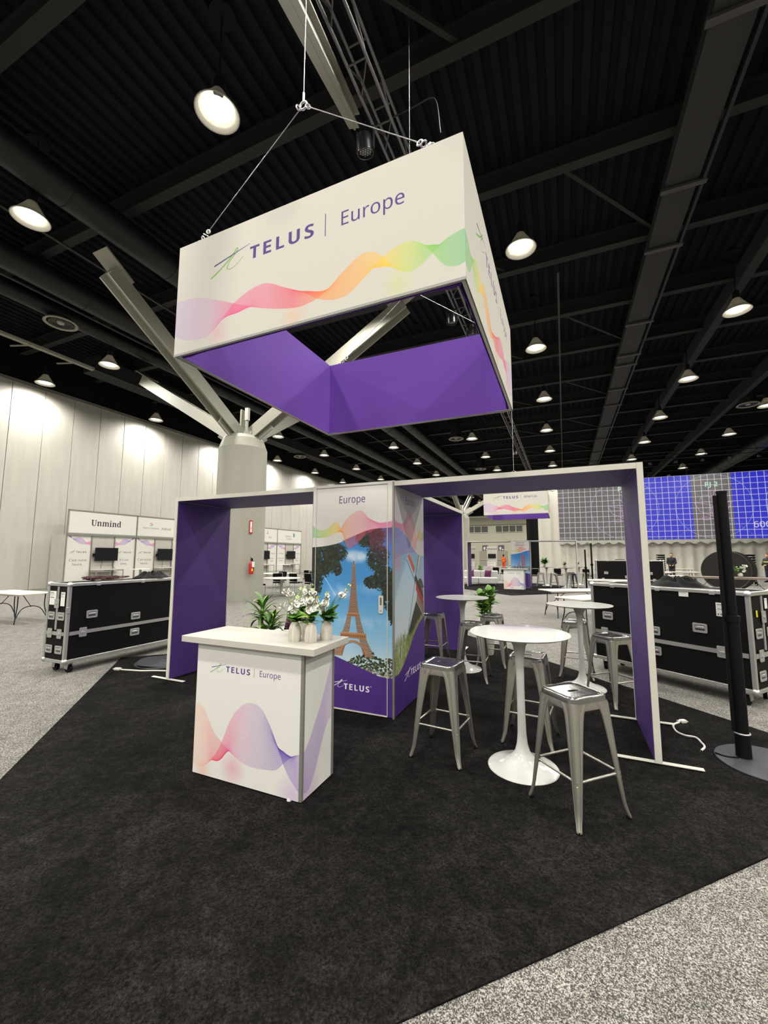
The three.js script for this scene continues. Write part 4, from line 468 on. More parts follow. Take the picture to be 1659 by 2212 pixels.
function stoolProto(label, x, d, turn) {
  const t = thing('bar_stool', label, 'bar stool', x, d, 0.008, turn, 'steel bar stools'); mesh('seat', stoolG.seat, M.steelSeat, t); mesh('apron', stoolG.apron, M.steel, t); mesh('cross_brace', stoolG.brace, M.steel, t);
  for (let i = 0; i < 4; i++) { const l = mesh('leg', stoolG.leg, M.steel, t); l.rotation.y = i * Math.PI / 2; mesh('rubber_foot', stoolG.foot, M.rubber, l); mesh('rivet', stoolG.rivet, M.chrome, l); const b = mesh('stretcher', stoolG.bar, M.steel, t); b.rotation.y = i * Math.PI / 2; } return t;
}
const st0 = stoolProto('brushed steel bar stool turned cornerwise, nearest the viewer', 0.015, 3.215, R(45));
for (const [x, d, a, l] of [[-1.01, 3.6, -6, 'brushed steel bar stool in front of the printed tower side'], [-0.35, 4.18, -5, 'brushed steel bar stool just behind the nearest white table'], [-1.99, 6.55, 0, 'brushed steel bar stool standing under the rear purple archway'], [-1.21, 5.83, 3, 'brushed steel bar stool in front of the rear left white table'], [-1.08, 6.7, 0, 'brushed steel bar stool beside the potted plant at the rear left table'], [0.1, 6.58, -4, 'brushed steel bar stool behind the rear right white table'], [0.46, 5.58, 43, 'brushed steel bar stool between the rear right table and archway leg']]) dup(st0, x, d, 0.008, R(a), l);
const tulipG = { base: lathe([[0, 0.0], [0.27, 0.0], [0.272, 0.006], [0.262, 0.014], [0.2, 0.032], [0.14, 0.055], [0.09, 0.085], [0.058, 0.125], [0.042, 0.18], [0.034, 0.26], [0.031, 0.4], [0.0305, 0.6], [0.032, 0.76], [0.037, 0.86], [0.05, 0.94], [0.075, 0.99], [0.11, 1.022], [0.112, 1.026], [0, 1.026]], 56), top: lathe([[0, 1.022], [0.3, 1.022], [0.37, 1.034], [0.393, 1.044], [0.395, 1.047], [0.393, 1.05], [0, 1.05]], 72) };
function tulip(x, d, label) { const t = thing('tulip_table', label, 'bar table', x, d, 0.008, 0, 'white pedestal bar tables'); mesh('pedestal', tulipG.base, M.tulip, t); mesh('table_top', tulipG.top, M.tulipTop, t); return t; }
const tu0 = tulip(-0.37, 3.62, 'round white pedestal bar table nearest the viewer'); dup(tu0, -1.45, 6.28, 0.008, 0, 'round white pedestal bar table beside the rear purple archway panel'); dup(tu0, 0.15, 6.0, 0.008, 0, 'round white pedestal bar table before the right road case');
// ---------- road cases ----------
const handleG = { plate: shapeGeo(roundRect(0.155, 0.11, 0.016), 0.005, 0.002, [roundRect(0.11, 0.068, 0.01).reverse()]), dish: merge([rb(0.118, 0.076, 0.004, 0, 0, -0.003, 0.002, 1)]), grip: rb(0.1, 0.03, 0.014, 0, 0.008, 0.004, 0.006) };
const latchG = { plate: shapeGeo(roundRect(0.1, 0.13, 0.012), 0.006, 0.002), wing: merge([rb(0.05, 0.016, 0.012, 0, 0, 0.012, 0.005), cyl(0.022, 0.022, 0.012, 0, 0, 0, 16).rotateX(Math.PI / 2).translate(0, 0, 0.01)]) };
const casterG = { fork: merge([bx(0.1, 0.012, 0.09, 0, 0.148, 0), bx(0.008, 0.1, 0.06, -0.032, 0.1, 0.012, 0.2), bx(0.008, 0.1, 0.06, 0.032, 0.1, 0.012, 0.2)]), wheel: new THREE.CylinderGeometry(0.055, 0.055, 0.04, 22).rotateZ(Math.PI / 2).translate(0, 0.056, 0.02) };
function roadCase(label, x, d, turn, L, W, H, opt = {}) { // local: corner at origin, long face along +x at z = 0 (facing +z), depth to -z
  const t = thing('road_case', label, 'road case', x, d, 0, turn, 'black road cases'), y0 = 0.155, e = 0.045, hb = H - y0, ym = y0 + hb * 0.36;
  mesh('body', rb(L - 0.012, hb - 0.012, W - 0.012, L / 2, y0 + hb / 2, -W / 2, 0.004, 1), M.caseBlack, t);
  const ed = (w, h, l, x, y, z) => mesh('edge_profile', rb(w, h, l, x, y, z, 0.006, 1), M.alu, t);
  for (const yy of [y0 + e / 2 - 0.006, H - e / 2 + 0.002]) { for (const z of [-e / 2 + 0.008, -W + e / 2 - 0.008]) ed(L, e, e, L / 2, yy, z); for (const xx of [e / 2 - 0.008, L - e / 2 + 0.008]) ed(e, e, W, xx, yy, -W / 2); }
  for (const xx of [e / 2 - 0.008, L - e / 2 + 0.008]) for (const z of [-e / 2 + 0.008, -W + e / 2 - 0.008]) ed(e, hb, e, xx, y0 + hb / 2, z);
  mesh('parting_band', [bx(L - 2 * e, 0.05, 0.012, L / 2, ym, 0.0), bx(L - 2 * e, 0.05, 0.012, L / 2, ym, -W), bx(0.012, 0.05, W - 2 * e, 0, ym, -W / 2), bx(0.012, 0.05, W - 2 * e, L, ym, -W / 2)], M.alu, t);
  mesh('lid_strip', [bx(L - 0.1, 0.004, 0.05, L / 2, H + 0.004, -0.06), bx(L - 0.1, 0.004, 0.05, L / 2, H + 0.004, -W + 0.06)], M.alu, t);
  for (const xx of [0, L]) mesh('end_band', bx(0.01, hb * 0.64 - 0.1, 0.04, xx, ym + hb * 0.32, -W / 2), M.alu, t);
  for (const xx of [0, L]) for (const z of [0, -W]) for (const yy of [y0 + 0.02, H - 0.02]) mesh('corner_cap', sph(0.04, xx + (xx ? -0.014 : 0.014), yy, z + (z ? 0.014 : -0.014), 1, 1, 1, 10), M.chrome, t);
  const hd = (p, ry, name = 'handle') => { const h = mesh('handle', handleG.plate, M.chrome, t); h.position.copy(p); h.rotation.y = ry; mesh('dish', handleG.dish, std(0x6f7072, 0.35, 0.8), h); mesh('grip', handleG.grip, M.chrome, h); };
  const lt = (p, ry) => { const h = mesh('latch', latchG.plate, M.chrome, t); h.position.copy(p); h.rotation.y = ry; mesh('wing', latchG.wing, M.chrome, h); };
  for (const f of opt.handles || [0.15, 0.8]) hd(V(f * L, ym + hb * 0.22, 0.004), 0); hd(V(0.46 * L, ym + 0.13, 0.004), 0); hd(V(0.46 * L, ym - 0.13, 0.004), 0);
  for (const f of [0.1, 0.85]) lt(V(f * L, ym, 0.008), 0);
  for (const f of [0.18, 0.5, 0.82]) mesh('small_plate', rb(0.06, 0.045, 0.008, f * L, H - 0.03, 0.012, 0.003, 1), M.chrome, t), mesh('small_plate', rb(0.06, 0.045, 0.008, f * L, y0 + 0.02, 0.012, 0.003, 1), M.chrome, t);
  const end = opt.endX ?? 0, sgn = end ? 1 : -1, ry = end ? Math.PI / 2 : -Math.PI / 2, xo = end ? L + 0.004 : -0.004;
  for (const z of [0.27, 0.73]) { hd(V(xo, ym + hb * 0.22, -W * z), ry); hd(V(xo, y0 + hb * 0.16, -W * z), ry); lt(V(xo + sgn * 0.004, ym, -W * z), ry); } lt(V(xo + sgn * 0.004, ym + hb * 0.38, -W / 2), ry);
  for (const [fx, z] of opt.plates || []) mesh('hinge_plate', rb(0.06, 0.09, 0.012, fx, ym + hb * 0.3, z, 0.003, 1), M.chrome, t);
  for (const xx of [0.12, L - 0.12]) for (const z of [-0.1, -W + 0.1]) { const c = mesh('caster', casterG.fork, M.alu, t); c.position.set(xx, 0, z); c.rotation.y = rr(-0.6, 0.6); mesh('wheel', casterG.wheel, M.rubber, c); }
  const stick = (w, h, p, ry2, mat) => { const s = mesh('sticker', sheet(w, h), mat, t); s.position.copy(p); s.rotation.y = ry2; };
  stick(0.04, 0.075, V(xo + sgn * 0.003, H - hb * 0.22, -W * (end ? 0.24 : 0.74)), ry, M.yellow);
  for (const [w, h, px, py, pz, on, tex] of opt.papers || []) stick(w, h, on === 'end' ? V(xo + sgn * 0.004, py, pz) : V(px, py, 0.004), on === 'end' ? ry : 0, tex);
  return t;
}
const paperTex = (lines, big) => printMat(canvasTex(128, 160, (g) => { g.fillStyle = '#e6e5df'; g.fillRect(0, 0, 128, 160); g.fillStyle = '#2b2b2b'; if (big) { g.font = 'bold 46px sans-serif'; g.fillText(big, 12, 52); } for (let k = 0; k < lines; k++) { g.fillRect(12, (big ? 70 : 18) + k * 18, rr(50, 100), k % 3 ? 3 : 7); } if (lines > 4) { g.fillRect(14, 124, 26, 26); g.fillRect(50, 124, 30, 26); g.fillStyle = '#e6e5df'; for (let k = 0; k < 6; k++) g.fillRect(16 + k * 11, 124, 3, 26); } }), 0.8);
// left case: long face looks towards +x, so turned by 90 degrees
roadCase('long black road case on castors beyond the left archway leg', -6.56, 3.68, Math.PI / 2, 2.25, 0.5, 1.275, { endX: 0, papers: [[0.16, 0.2, 0, 1.06, -0.36, 'end', paperTex(4)], [0.1, 0.2, 0, 1.05, -0.12, 'end', paperTex(3)], [0.09, 0.07, 1.95, 1.2, 0, 'side', paperTex(1, 'HW.')]], plates: [[-0.0, 0.01]] });
// right case: from its near right corner (1.89, 6.0) back to (0.36, 7.4)
{ const ax = 0.36, ad = 7.2, bxx = 1.9, bd = 6.0, L = Math.hypot(bxx - ax, bd - ad), turn = Math.atan2(bd - ad, bxx - ax); roadCase('long black road case on castors behind the right archway leg', ax, ad, -Math.atan2(-(bd - ad), bxx - ax), L, 0.62, 1.27, { endX: 1, handles: [0.13, 0.74], papers: [[0.11, 0.08, L * 0.66, 1.21, 0, 'side', paperTex(1, 'HW.')], [0.1, 0.16, L * 0.86, 1.05, 0, 'side', paperTex(6)], [0.07, 0.12, 0, 1.13, -0.4, 'end', paperTex(2)]] }); }
roadCase('distant black road case before the white drape', 1.3, 21, 0, 2.6, 0.6, 1.5, { endX: 0 });
function clothHeap(label, x, d, y, sx, sz, h, turn, mat, sd) { const rows = []; for (let i = 0; i <= 14; i++) { const r = [], t = i / 14; for (let j = 0; j <= 30; j++) { const a = j / 30 * 6.2832, q = t * (1 + 0.16 * Math.sin(3 * a + sd) + 0.08 * Math.sin(7 * a + 2 * sd)), hh = h * (1 - t ** 2.6) * (0.75 + 0.25 * Math.sin(5 * a + 4 * t + sd) + 0.2 * Math.sin(2.5 * a * 2 - 7 * t)); r.push(V(Math.cos(a) * q * sx, Math.max(0.004, hh), Math.sin(a) * q * sz)); } rows.push(r); } const t = thing('cloth_bundle', label, 'cloth', x, d, y, turn); mesh('fabric', loft(rows), mat, t); return t; }
clothHeap('black cloth bag heaped on the left road case', -6.78, 5.15, 1.282, 0.2, 0.32, 0.12, 0, M.cloth, 1);
clothHeap('black cloth bag heaped on the right road case', 1.36, 6.72, 1.277, 0.36, 0.17, 0.13, -0.66, M.cloth, 2.4);
{ const t = thing('ratchet_strap', 'dark red strap lying loose on the left road case', 'strap', -6.75, 4.05, 1.284); for (let k = 0; k < 7; k++) mesh('loop', tube([...Array(7)].map((_, i) => V(rr(-0.14, 0.14), 0.012 + 0.05 * rnd(), -rr(-0.1, 0.55))), 0.008, 60, 5), std(0x3a1215, 0.7), t); mesh('buckle', rb(0.05, 0.03, 0.1, 0, 0.03, -0.2, 0.008), M.alu, t); }
// ---------- pole stand, base plate, cables ----------
{
  const t = thing('pole_stand', 'tall black drape pole on a round grey base plate at right', 'stand', 1.3, 4.5);
  mesh('base_plate', lathe([[0, 0.008], [0.34, 0.008], [0.345, 0.012], [0.345, 0.02], [0.335, 0.026], [0, 0.026]], 56).translate(0.14, 0, 0.05), M.plate, t);
  mesh('socket', cyl(0.052, 0.054, 0.2, 0, 0.12, 0, 20), M.black, t); mesh('lower_tube', cyl(0.047, 0.047, 1.0, 0, 0.66, 0, 20), M.black, t); mesh('upper_tube', cyl(0.038, 0.038, 1.72, 0, 1.39, 0, 20), M.black, t); mesh('side_channel', rb(0.03, 2.0, 0.03, -0.05, 1.22, 0.0, 0.006), M.black, t); mesh('collar', [new THREE.TorusGeometry(0.052, 0.007, 8, 20).rotateX(Math.PI / 2).translate(0, 0.215, 0)], M.alu, t); mesh('top_cap', cyl(0.041, 0.041, 0.02, 0, 2.245, 0, 16), M.rubber, t); mesh('clamp_ring', cyl(0.056, 0.056, 0.05, 0, 1.15, 0, 18), M.black, t); mesh('lacing_cord', tube([V(-0.05, 0.03, 0.05), V(-0.14, 0.03, 0.06), V(-0.2, 0.03, 0.02)], 0.006, 12, 6), M.rubber, t);
  const b = thing('base_plate_spare', 'grey cloth covered round base plate beside the left archway leg', 'base plate', -5.85, 4.75); mesh('disc', lathe([[0, 0.008], [0.42, 0.008], [0.425, 0.014], [0.42, 0.022], [0, 0.022]], 48), M.plate, b); mesh('cover', loft([...Array(9)].map((_, i) => [...Array(25)].map((_, j) => { const a = j / 24 * 6.283, q = i / 8 * 0.4 * (1 + 0.05 * Math.sin(5 * a)); return V(Math.cos(a) * q, 0.024 + 0.012 * Math.sin(4 * a + i) * (i > 1 ? 1 : 0) + 0.012, Math.sin(a) * q); }))), std(0x35353a, 0.8), b);
  const pts = [[1.04, 5.2], [0.99, 5.16], [0.93, 5.08], [0.91, 4.99], [0.92, 4.87], [0.97, 4.82], [1.04, 4.81], [1.06, 4.7], [1.06, 4.61], [1.01, 4.51]];
  const c = thing('power_cable', 'short white power cable with plug lying on the carpet at right', 'cable', 0, 0); mesh('lead', tube(pts.slice(1).map(([x, d]) => V(x, 0.017, -d)), 0.009, 60, 8), M.whitePlastic, c); mesh('plug', [rb(0.06, 0.03, 0.045, 0, 0, 0, 0.008), bx(0.02, 0.004, 0.012, 0.035, 0, 0.01), bx(0.02, 0.004, 0.012, 0.035, 0, -0.01), cyl(0.014, 0.01, 0.04, 0, 0, 0, 10).rotateZ(Math.PI / 2).translate(-0.04, 0, 0)].map((g) => g.rotateY(0.5).translate(1.03, 0.024, -5.19)), M.whitePlastic, c);
  const w = thing('power_cable', 'white cable with plug lying on the carpet at the left archway leg', 'cable', 0, 0); mesh('lead', tube([[-6.02, 4.16], [-5.85, 4.2], [-5.68, 4.24], [-5.5, 4.33], [-5.3, 4.38], [-5.12, 4.33], [-5.03, 4.28]].map(([x, d]) => V(x, 0.017, -d)), 0.011, 40, 8), M.whitePlastic, w); mesh('plug', [rb(0.1, 0.035, 0.05, 0, 0, 0, 0.01), bx(0.03, 0.006, 0.02, -0.06, 0, 0)].map((g) => g.rotateY(0.25).translate(-6.07, 0.026, -4.14)), M.whitePlastic, w);
}
// ---------- folding tables ----------
function foldTable(label, x, d, turn, L = 1.83, W = 0.76, y = 0.74, topMat = M.tableTop) {
  const t = thing('folding_table', label, 'folding table', x, d, 0, turn, 'long folding tables'); mesh('table_top', rb(L, 0.028, W, 0, y - 0.014, 0, 0.008), topMat, t); mesh('rim', [bx(L - 0.02, 0.03, 0.02, 0, y - 0.04, W / 2 - 0.03), bx(L - 0.02, 0.03, 0.02, 0, y - 0.04, -W / 2 + 0.03)], M.pink, t);
  for (const s of [-1, 1]) { const xx = s * (L / 2 - 0.22); let lg; for (const q of [-1, 1]) lg = mesh('leg', tube([V(xx, y - 0.04, q * (W / 2 - 0.09)), V(xx, 0.4, q * (W / 2 - 0.09)), V(xx + s * 0.03, 0.22, q * (W / 2 - 0.06)), V(xx + s * 0.05, 0.008, q * (W / 2 - 0.03))], 0.013, 20), M.ironLeg, t); mesh('arch_brace', tube([V(xx + s * 0.04, 0.12, -W / 2 + 0.045), V(xx, 0.36, -W / 4), V(xx, 0.42, 0), V(xx, 0.36, W / 4), V(xx + s * 0.04, 0.12, W / 2 - 0.045)], 0.011, 30), M.ironLeg, lg); mesh('strut', bar(V(xx, 0.4, 0), V(xx - s * 0.45, y - 0.04, 0), 0.009, 6), M.ironLeg, lg); }
  return t;
}
const f0 = foldTable('folding table at the left edge before the white wall', -12.98, 6.05, 0);
dup(f0, 0.62, 10.95, 0, R(50), 'long folding table behind the rear right white table, nearer one'); dup(f0, 0.25, 12.9, 0, R(30), 'long folding table behind the rear right white table, farther one');
for (const [x, d, a, l] of [[4.3, 24, 20, 'folding table beyond the right road case, left one'], [6.35, 30, 5, 'folding table before the man in the dark coat'], [1.75, 18.6, 0, 'folding table framed by the right archway, low and far'], [4.7, 28.8, 0, 'folding table beside the left chair stack'], [7.9, 37.5, 5, 'small folding table far off by the drape']]) dup(f0, x, d, 0, R(a), l);
{ const t = foldTable('dark folding table carrying white flowers behind the black pole', 5.15, 17.6, R(-12), 2.4, 0.76, 0.98, std(0x6b5b52, 0.6)); }
// ---------- potted plants ----------
const strapG = [0.9, 1.4, 1.9].map((c) => leafGeo(0.42, 0.03, c, 10, 0.35)), ovalG = [0.7, 1.1].map((c) => leafGeo(0.2, 0.055, c, 7, 0.2));
function plant(label, x, d, stems, potR, potH, leafSet, n, mats, scale = 1) {
  const t = thing('potted_plant', label, 'plant', x, d, 0.008, 0, 'potted plants of the booths'); const p = mesh('planter', lathe([[0, 0], [potR * 0.75, 0], [potR, potH], [potR * 0.94, potH], [potR * 0.9, potH - 0.03], [0, potH - 0.03]], 28), M.ceramic, t); mesh('soil', cyl(potR * 0.9, potR * 0.9, 0.01, 0, potH - 0.03, 0, 20), M.soil, p);
  for (const [sx, sz, h] of stems) { mesh('stem', tube([V(sx * 0.4, potH - 0.03, sz * 0.4), V(sx * 0.9, (potH + h) / 2, sz), V(sx, h, sz)], 0.02 * scale, 10, 7), M.trunk, t); for (let k = 0; k < n; k++) { const q = k / n, tilt = 0.15 + 1.1 * (1 - q) * rr(0.6, 1.1); put('leaf', leafSet[k % leafSet.length], mats[k % mats.length], t, V(sx + rr(-0.02, 0.02), h - 0.22 * (1 - q) + 0.02, sz + rr(-0.02, 0.02)), tilt, k * 2.4 + rr(-0.3, 0.3), scale * rr(0.75, 1.05)); } }
  return t;
}
plant('green strap leaved dracaena behind the reception counter', -4.47, 5.42, [[-0.03, 0.02, 0.82], [0.1, -0.05, 0.6], [0.06, 0.06, 0.42]], 0.15, 0.2, strapG, 30, [M.leaf, M.leafPale, M.leafDark, M.leaf]);
plant('leafy green potted plant in a pale pot behind the rear left table', -1.3, 7.35, [[-0.05, 0.03, 0.95], [0.09, -0.04, 1.02], [0.02, 0.08, 0.8]], 0.17, 0.42, ovalG, 26, [M.leafPale, M.leaf, M.leaf, M.leafDark]);
// lounge seat behind the counter
function sofa(label, x, d, turn, back = true) {
  const t = thing('lounge_sofa', label, 'sofa', x, d, 0.009, turn, 'white lounge sofas'); for (const s of [-0.5, 0.5]) { mesh('seat_block', rb(0.98, 0.34, 0.8, s, 0.26, 0, 0.04, 4), M.sofa, t); if (back) mesh('back_block', rb(0.98, 0.42, 0.2, s, 0.6, -0.34, 0.06, 4), M.sofa, t); } for (const [x2, z2] of [[-0.95, 0.33], [0.95, 0.33], [-0.95, -0.33], [0.95, -0.33]]) mesh('leg', cyl(0.02, 0.015, 0.1, x2, 0.055, z2, 10), M.alu, t); return t;
}
const cushionG = (() => { const rows = []; for (let i = 0; i <= 8; i++) { const r = [], v = i / 4 - 1; for (let j = 0; j <= 8; j++) { const u = j / 4 - 1; r.push(V(u * 0.2 * (1 - 0.1 * (1 - v * v) * 0.6), v * 0.2 * (1 - 0.1 * (1 - u * u) * 0.6), 0.07 * (1 - u ** 4) * (1 - v ** 4))); } rows.push(r); } const g = loft(rows); return merge([g, g.clone().scale(1, 1, -1)]); })();
const cushion = (x, d, y, turn, label) => { const t = thing('cushion', label, 'cushion', x, d, y, turn, 'plum cushions'); const m = mesh('cover', cushionG, M.plum, t); m.rotation.x = -0.35; mesh('piping', new THREE.TorusGeometry(0.19, 0.006, 6, 4).rotateZ(Math.PI / 4), M.plum, t).rotation.x = -0.35; return t; };
sofa('white lounge sofa half hidden behind the reception counter', -3.62, 5.95, R(0), false); cushion(-4.15, 5.85, 0.64, R(10), 'plum cushion on the sofa behind the counter, left one'); cushion(-3.7, 6.0, 0.64, R(-8), 'plum cushion on the sofa behind the counter, right one');
// ---------- booths along the white wall ----------
const waveStrip = canvasTex(512, 1024, (g, w, h) => { g.fillStyle = '#dcdad2'; g.fillRect(0, 0, w, h); ribbon(g, [[0, 0], [90, 70], [190, 120], [300, 30], [400, 120], [512, 90]], [[0, -60], [90, 20], [190, 70], [300, 170], [400, 175], [512, 240]], [[0, '#5a45a0'], [200, '#9a86c8'], [340, '#b690c6'], [512, '#e06aa0']], 24, 0.5, 0.4, 2); logo(g, 70, 420, 380 / 1.09 * 1.86, '#3a3540', null); });
const wallPrint = (flip, l1, l2) => canvasTex(512, 1024, (g, w, h) => { g.fillStyle = '#dcdad2'; g.fillRect(0, 0, w, h); g.save(); if (flip) { g.translate(w, 0); g.scale(-1, 1); } ribbon(g, [[0, -20], [90, 60], [190, 60], [260, 30], [330, 60], [400, 140], [512, 110]], [[0, -60], [60, 0], [120, 80], [190, 130], [300, 190], [400, 190], [512, 215]], [[0, '#4f3a9a'], [200, '#9080c4'], [340, '#b690c6'], [512, '#e06aa0']], 24, 0.5, 0.45, 2); g.restore(); logo(g, 70, 392, 360 * 1.86 / 1.09, '#3d3846', null); g.font = '78px sans-serif'; g.fillStyle = '#4a4652'; g.textAlign = 'center'; g.fillText(l1, w / 2, 585); g.fillText(l2, w / 2, 680); });
const prL = printMat(wallPrint(false, "C'est notre", 'heure.'), 0.6), prR = printMat(wallPrint(true, "It's our", 'time.'), 0.6);
const headTex = (draw) => printMat(canvasTex(1024, 340, (g, w, h) => { g.fillStyle = '#e2e0d8'; g.fillRect(0, 0, w, h); draw(g, w, h); }), 0.6);
const gMark = (g, x, y, r) => { g.lineWidth = r * 0.42; for (const [a, b, c] of [[-0.75, 0.0, '#3d6fd6'], [0.0, 0.05, '#3d6fd6'], [0.05, 0.9, '#3d6fd6'], [0.9, 2.3, '#3aa457'], [2.3, 3.6, '#e8b52a'], [3.6, 5.5, '#d8432f']]) { g.strokeStyle = c; g.beginPath(); g.arc(x, y, r, a, b); g.stroke(); } g.fillStyle = '#e2e0d8'; g.fillRect(x + r * 0.2, y - r * 0.7, r * 1.2, r * 0.5); g.fillStyle = '#3d6fd6'; g.fillRect(x, y - r * 0.2, r * 1.2, r * 0.4); };
const heads = [
  headTex((g) => fitText(g, 'Unmind', 300, 215, 470, 100, 'bold', '#1d1830', 'serif')),
  headTex((g) => { gMark(g, 240, 120, 24); g.font = '38px sans-serif'; g.fillStyle = '#5a5860'; g.textAlign = 'center'; g.fillText('Pixel for Business', 240, 205); g.textAlign = 'left'; fitText(g, 'Android', 445, 212, 190, 50, '', '#3a3a44'); }),
  headTex((g) => { g.strokeStyle = '#a8324a'; g.lineWidth = 12; g.beginPath(); g.moveTo(640, 60); g.lineTo(690, 120); g.lineTo(620, 130); g.stroke(); g.font = '80px sans-serif'; g.fillStyle = '#55525c'; g.fillText('ocs', 700, 240); }),
  headTex((g) => { g.font = '64px sans-serif'; g.fillStyle = '#4d5260'; g.fillText('Johnson', 320, 180); g.fillText('Controls', 360, 255); for (let k = 0; k < 6; k++) { g.fillStyle = ['#4b6a8c', '#5b86a0', '#6fa08c'][k % 3]; g.beginPath(); g.ellipse(690 + 14 * (k % 3 - 1), 125 + 16 * (k / 3 | 0), 22, 66 - 8 * k, 0.15 * (k % 3 - 1), 0, 7); g.fill(); } }),
];
const XB = -22.65;
function wallBooth(d0, L, head, label) { // front faces +x
  const t = thing('wall_booth', label, 'exhibit booth', XB, d0, 0, Math.PI / 2, 'panel booths along the white wall'); // local +x = depth, local +z = world +x
  const pw = L / 3, hp = mesh('header', [rb(L - 0.04, 1.15, 0.04, L / 2, 3.37, 0.0, 0.004, 1)], M.white, t); mesh('header_print', sheet(L - 0.1, 1.08, L / 2, 3.37, 0.024), head, hp);
  mesh('header_rail', [bx(L, 0.07, 0.08, L / 2, 3.96, 0), bx(L, 0.1, 0.1, L / 2, 2.74, 0)], M.greyStrip, t);
  for (let k = 0; k < 3; k++) { const p = mesh('wall_panel', rb(pw - 0.05, 2.66, 0.03, pw * (k + 0.5), 1.35, -0.04, 0.004, 1), M.white, t); if (k !== 1) mesh('print', sheet(pw - 0.06, (pw - 0.06) * 2, pw * (k + 0.5), 2.68 - (pw - 0.06), -0.022), k ? prR : prL, p); }
  for (let k = 0; k <= 3; k++) mesh('post', rb(0.05, k % 3 ? 2.7 : 4.0, 0.05, pw * k, k % 3 ? 1.35 : 2.0, -0.01, 0.006, 1), M.greyStrip, t);
  for (const x of [0.0, L]) { mesh('side_wall', bx(0.03, 2.72, 1.2, x, 1.36, -0.66), M.white, t); }
  const sh = mesh('shelf', rb(1.5, 0.04, 0.5, pw * 1.6, 0.93, 0.3, 0.006, 1), M.white, t); for (const q of [-0.7, 0, 0.7]) mesh('shelf_frame', [bx(0.03, 0.92, 0.03, pw * 1.6 + q, 0.46, 0.52), bx(0.03, 0.03, 0.5, pw * 1.6 + q, 0.88, 0.28)], M.greyStrip, sh);
  const tv = thing('television', label.replace(/^white panel booth,?/, 'black television of the wall booth'), 'television', XB + 0.1, d0 + pw * 1.62, 1.4, Math.PI / 2, 'televisions in the wall booths'); mesh('screen', rb(1.2, 0.68, 0.05, 0, 0.34, 0, 0.01), M.tv, tv); for (const by of [0.005, 0.675]) mesh('bezel', bx(1.22, 0.02, 0.06, 0, by, 0), M.black, tv); mesh('side_box', bx(0.1, 0.16, 0.06, -0.64, 0.3, -0.02), M.black, tv); mesh('bracket', bx(0.3, 0.3, 0.12, 0, 0.34, -0.08), M.black, tv); mesh('cord', tube([V(-0.2, 0, 0), V(-0.25, -0.2, 0.02), V(-0.3, -0.42, 0.05)], 0.008, 10, 5), M.rubber, tv); mesh('cord', tube([V(0.4, 0, 0), V(0.3, -0.25, 0.02), V(0.5, -0.44, 0.05)], 0.008, 10, 5), M.rubber, tv);
  return t;
}
wallBooth(12.4, 3.61, heads[0], 'white panel booth, first along the white wall, with big serif heading'); wallBooth(16.03, 3.61, heads[1], 'white panel booth, second along the white wall, beside the archway leg'); wallBooth(25.2, 3.58, heads[2], 'white panel booth just right of the concrete pillar'); wallBooth(28.8, 3.54, heads[3], 'white panel booth headed with two words and a leaf mark');
// small kiosks further on
function kiosk(x, d, turn, label) { const t = thing('display_kiosk', label, 'kiosk', x, d, 0, turn, 'small display kiosks'); mesh('back_panel', rb(1.3, 2.9, 0.06, 0, 1.45, 0, 0.006, 1), M.white, t); const s = mesh('monitor', rb(1.0, 0.58, 0.06, 0, 1.66, 0.08, 0.01), M.tv, t); mesh('monitor_arm', bx(0.2, 0.2, 0.05, 0, 1.66, 0.04), M.black, s); const c = mesh('cabinet', rb(1.2, 0.95, 0.5, 0, 0.48, 0.3, 0.008, 1), M.white, t); mesh('cabinet_print', sheet(1.1, 0.85, 0, 0.48, 0.553), printMat(canvasTex(256, 200, (g, w, h) => { g.fillStyle = '#dddbd4'; g.fillRect(0, 0, w, h); logo(g, 30, 60, 300, '#6a6672', null); ribbon(g, [[0, 170], [80, 120], [160, 180], [256, 140]], [[0, 190], [80, 190], [160, 120], [256, 180]], [[0, '#e06aa0'], [256, '#7a5ab0']], 10, 0.5, 0.4, 1); }), 0.6), c); mesh('header', [rb(1.3, 0.3, 0.12, 0, 2.8, 0.06, 0.006, 1)], M.white, t); mesh('lamp_arms', [bar(V(-0.4, 2.6, 0.06), V(-0.1, 2.35, 0.3), 0.012, 6), bar(V(0.4, 2.6, 0.06), V(0.1, 2.35, 0.3), 0.012, 6)], M.alu, t); return t; }
kiosk(-21.4, 33.6, R(80), 'small kiosk with monitor just past the last wall booth'); kiosk(-8.8, 56, 0, 'kiosk with monitor before the far doors, right one'); kiosk(-11.2, 54, 0, 'kiosk with monitor before the far doors, left one');
// ---------- banquet tables and chairs ----------
const chairG = { seat: rb(0.44, 0.06, 0.44, 0, 0.46, 0, 0.025, 3), back: loft([0, 0.25, 0.5, 0.75, 1].map((v) => [...Array(7)].map((_, j) => { const u = j / 3 - 1; return V(u * (0.2 + 0.03 * v - (v === 1 ? 0.03 : 0)), 0.52 + 0.36 * v, -0.2 - 0.05 * v - 0.03 * (1 - u * u)); }))), frame: merge([-1, 1].flatMap((s) => [tube([V(s * 0.21, 0.0, 0.22), V(s * 0.21, 0.3, 0.2), V(s * 0.21, 0.44, 0.17), V(s * 0.21, 0.45, 0)], 0.012, 16, 6), tube([V(s * 0.21, 0.0, -0.26), V(s * 0.21, 0.3, -0.2), V(s * 0.21, 0.5, -0.19), V(s * 0.24, 0.9, -0.26)], 0.012, 16, 6), bar(V(s * 0.21, 0.16, 0.21), V(s * 0.21, 0.16, -0.23), 0.008, 6)]).concat([bar(V(-0.24, 0.9, -0.26), V(0.24, 0.9, -0.26), 0.012, 6), bar(V(-0.21, 0.22, 0.2), V(0.21, 0.22, 0.2), 0.008, 6)])) };
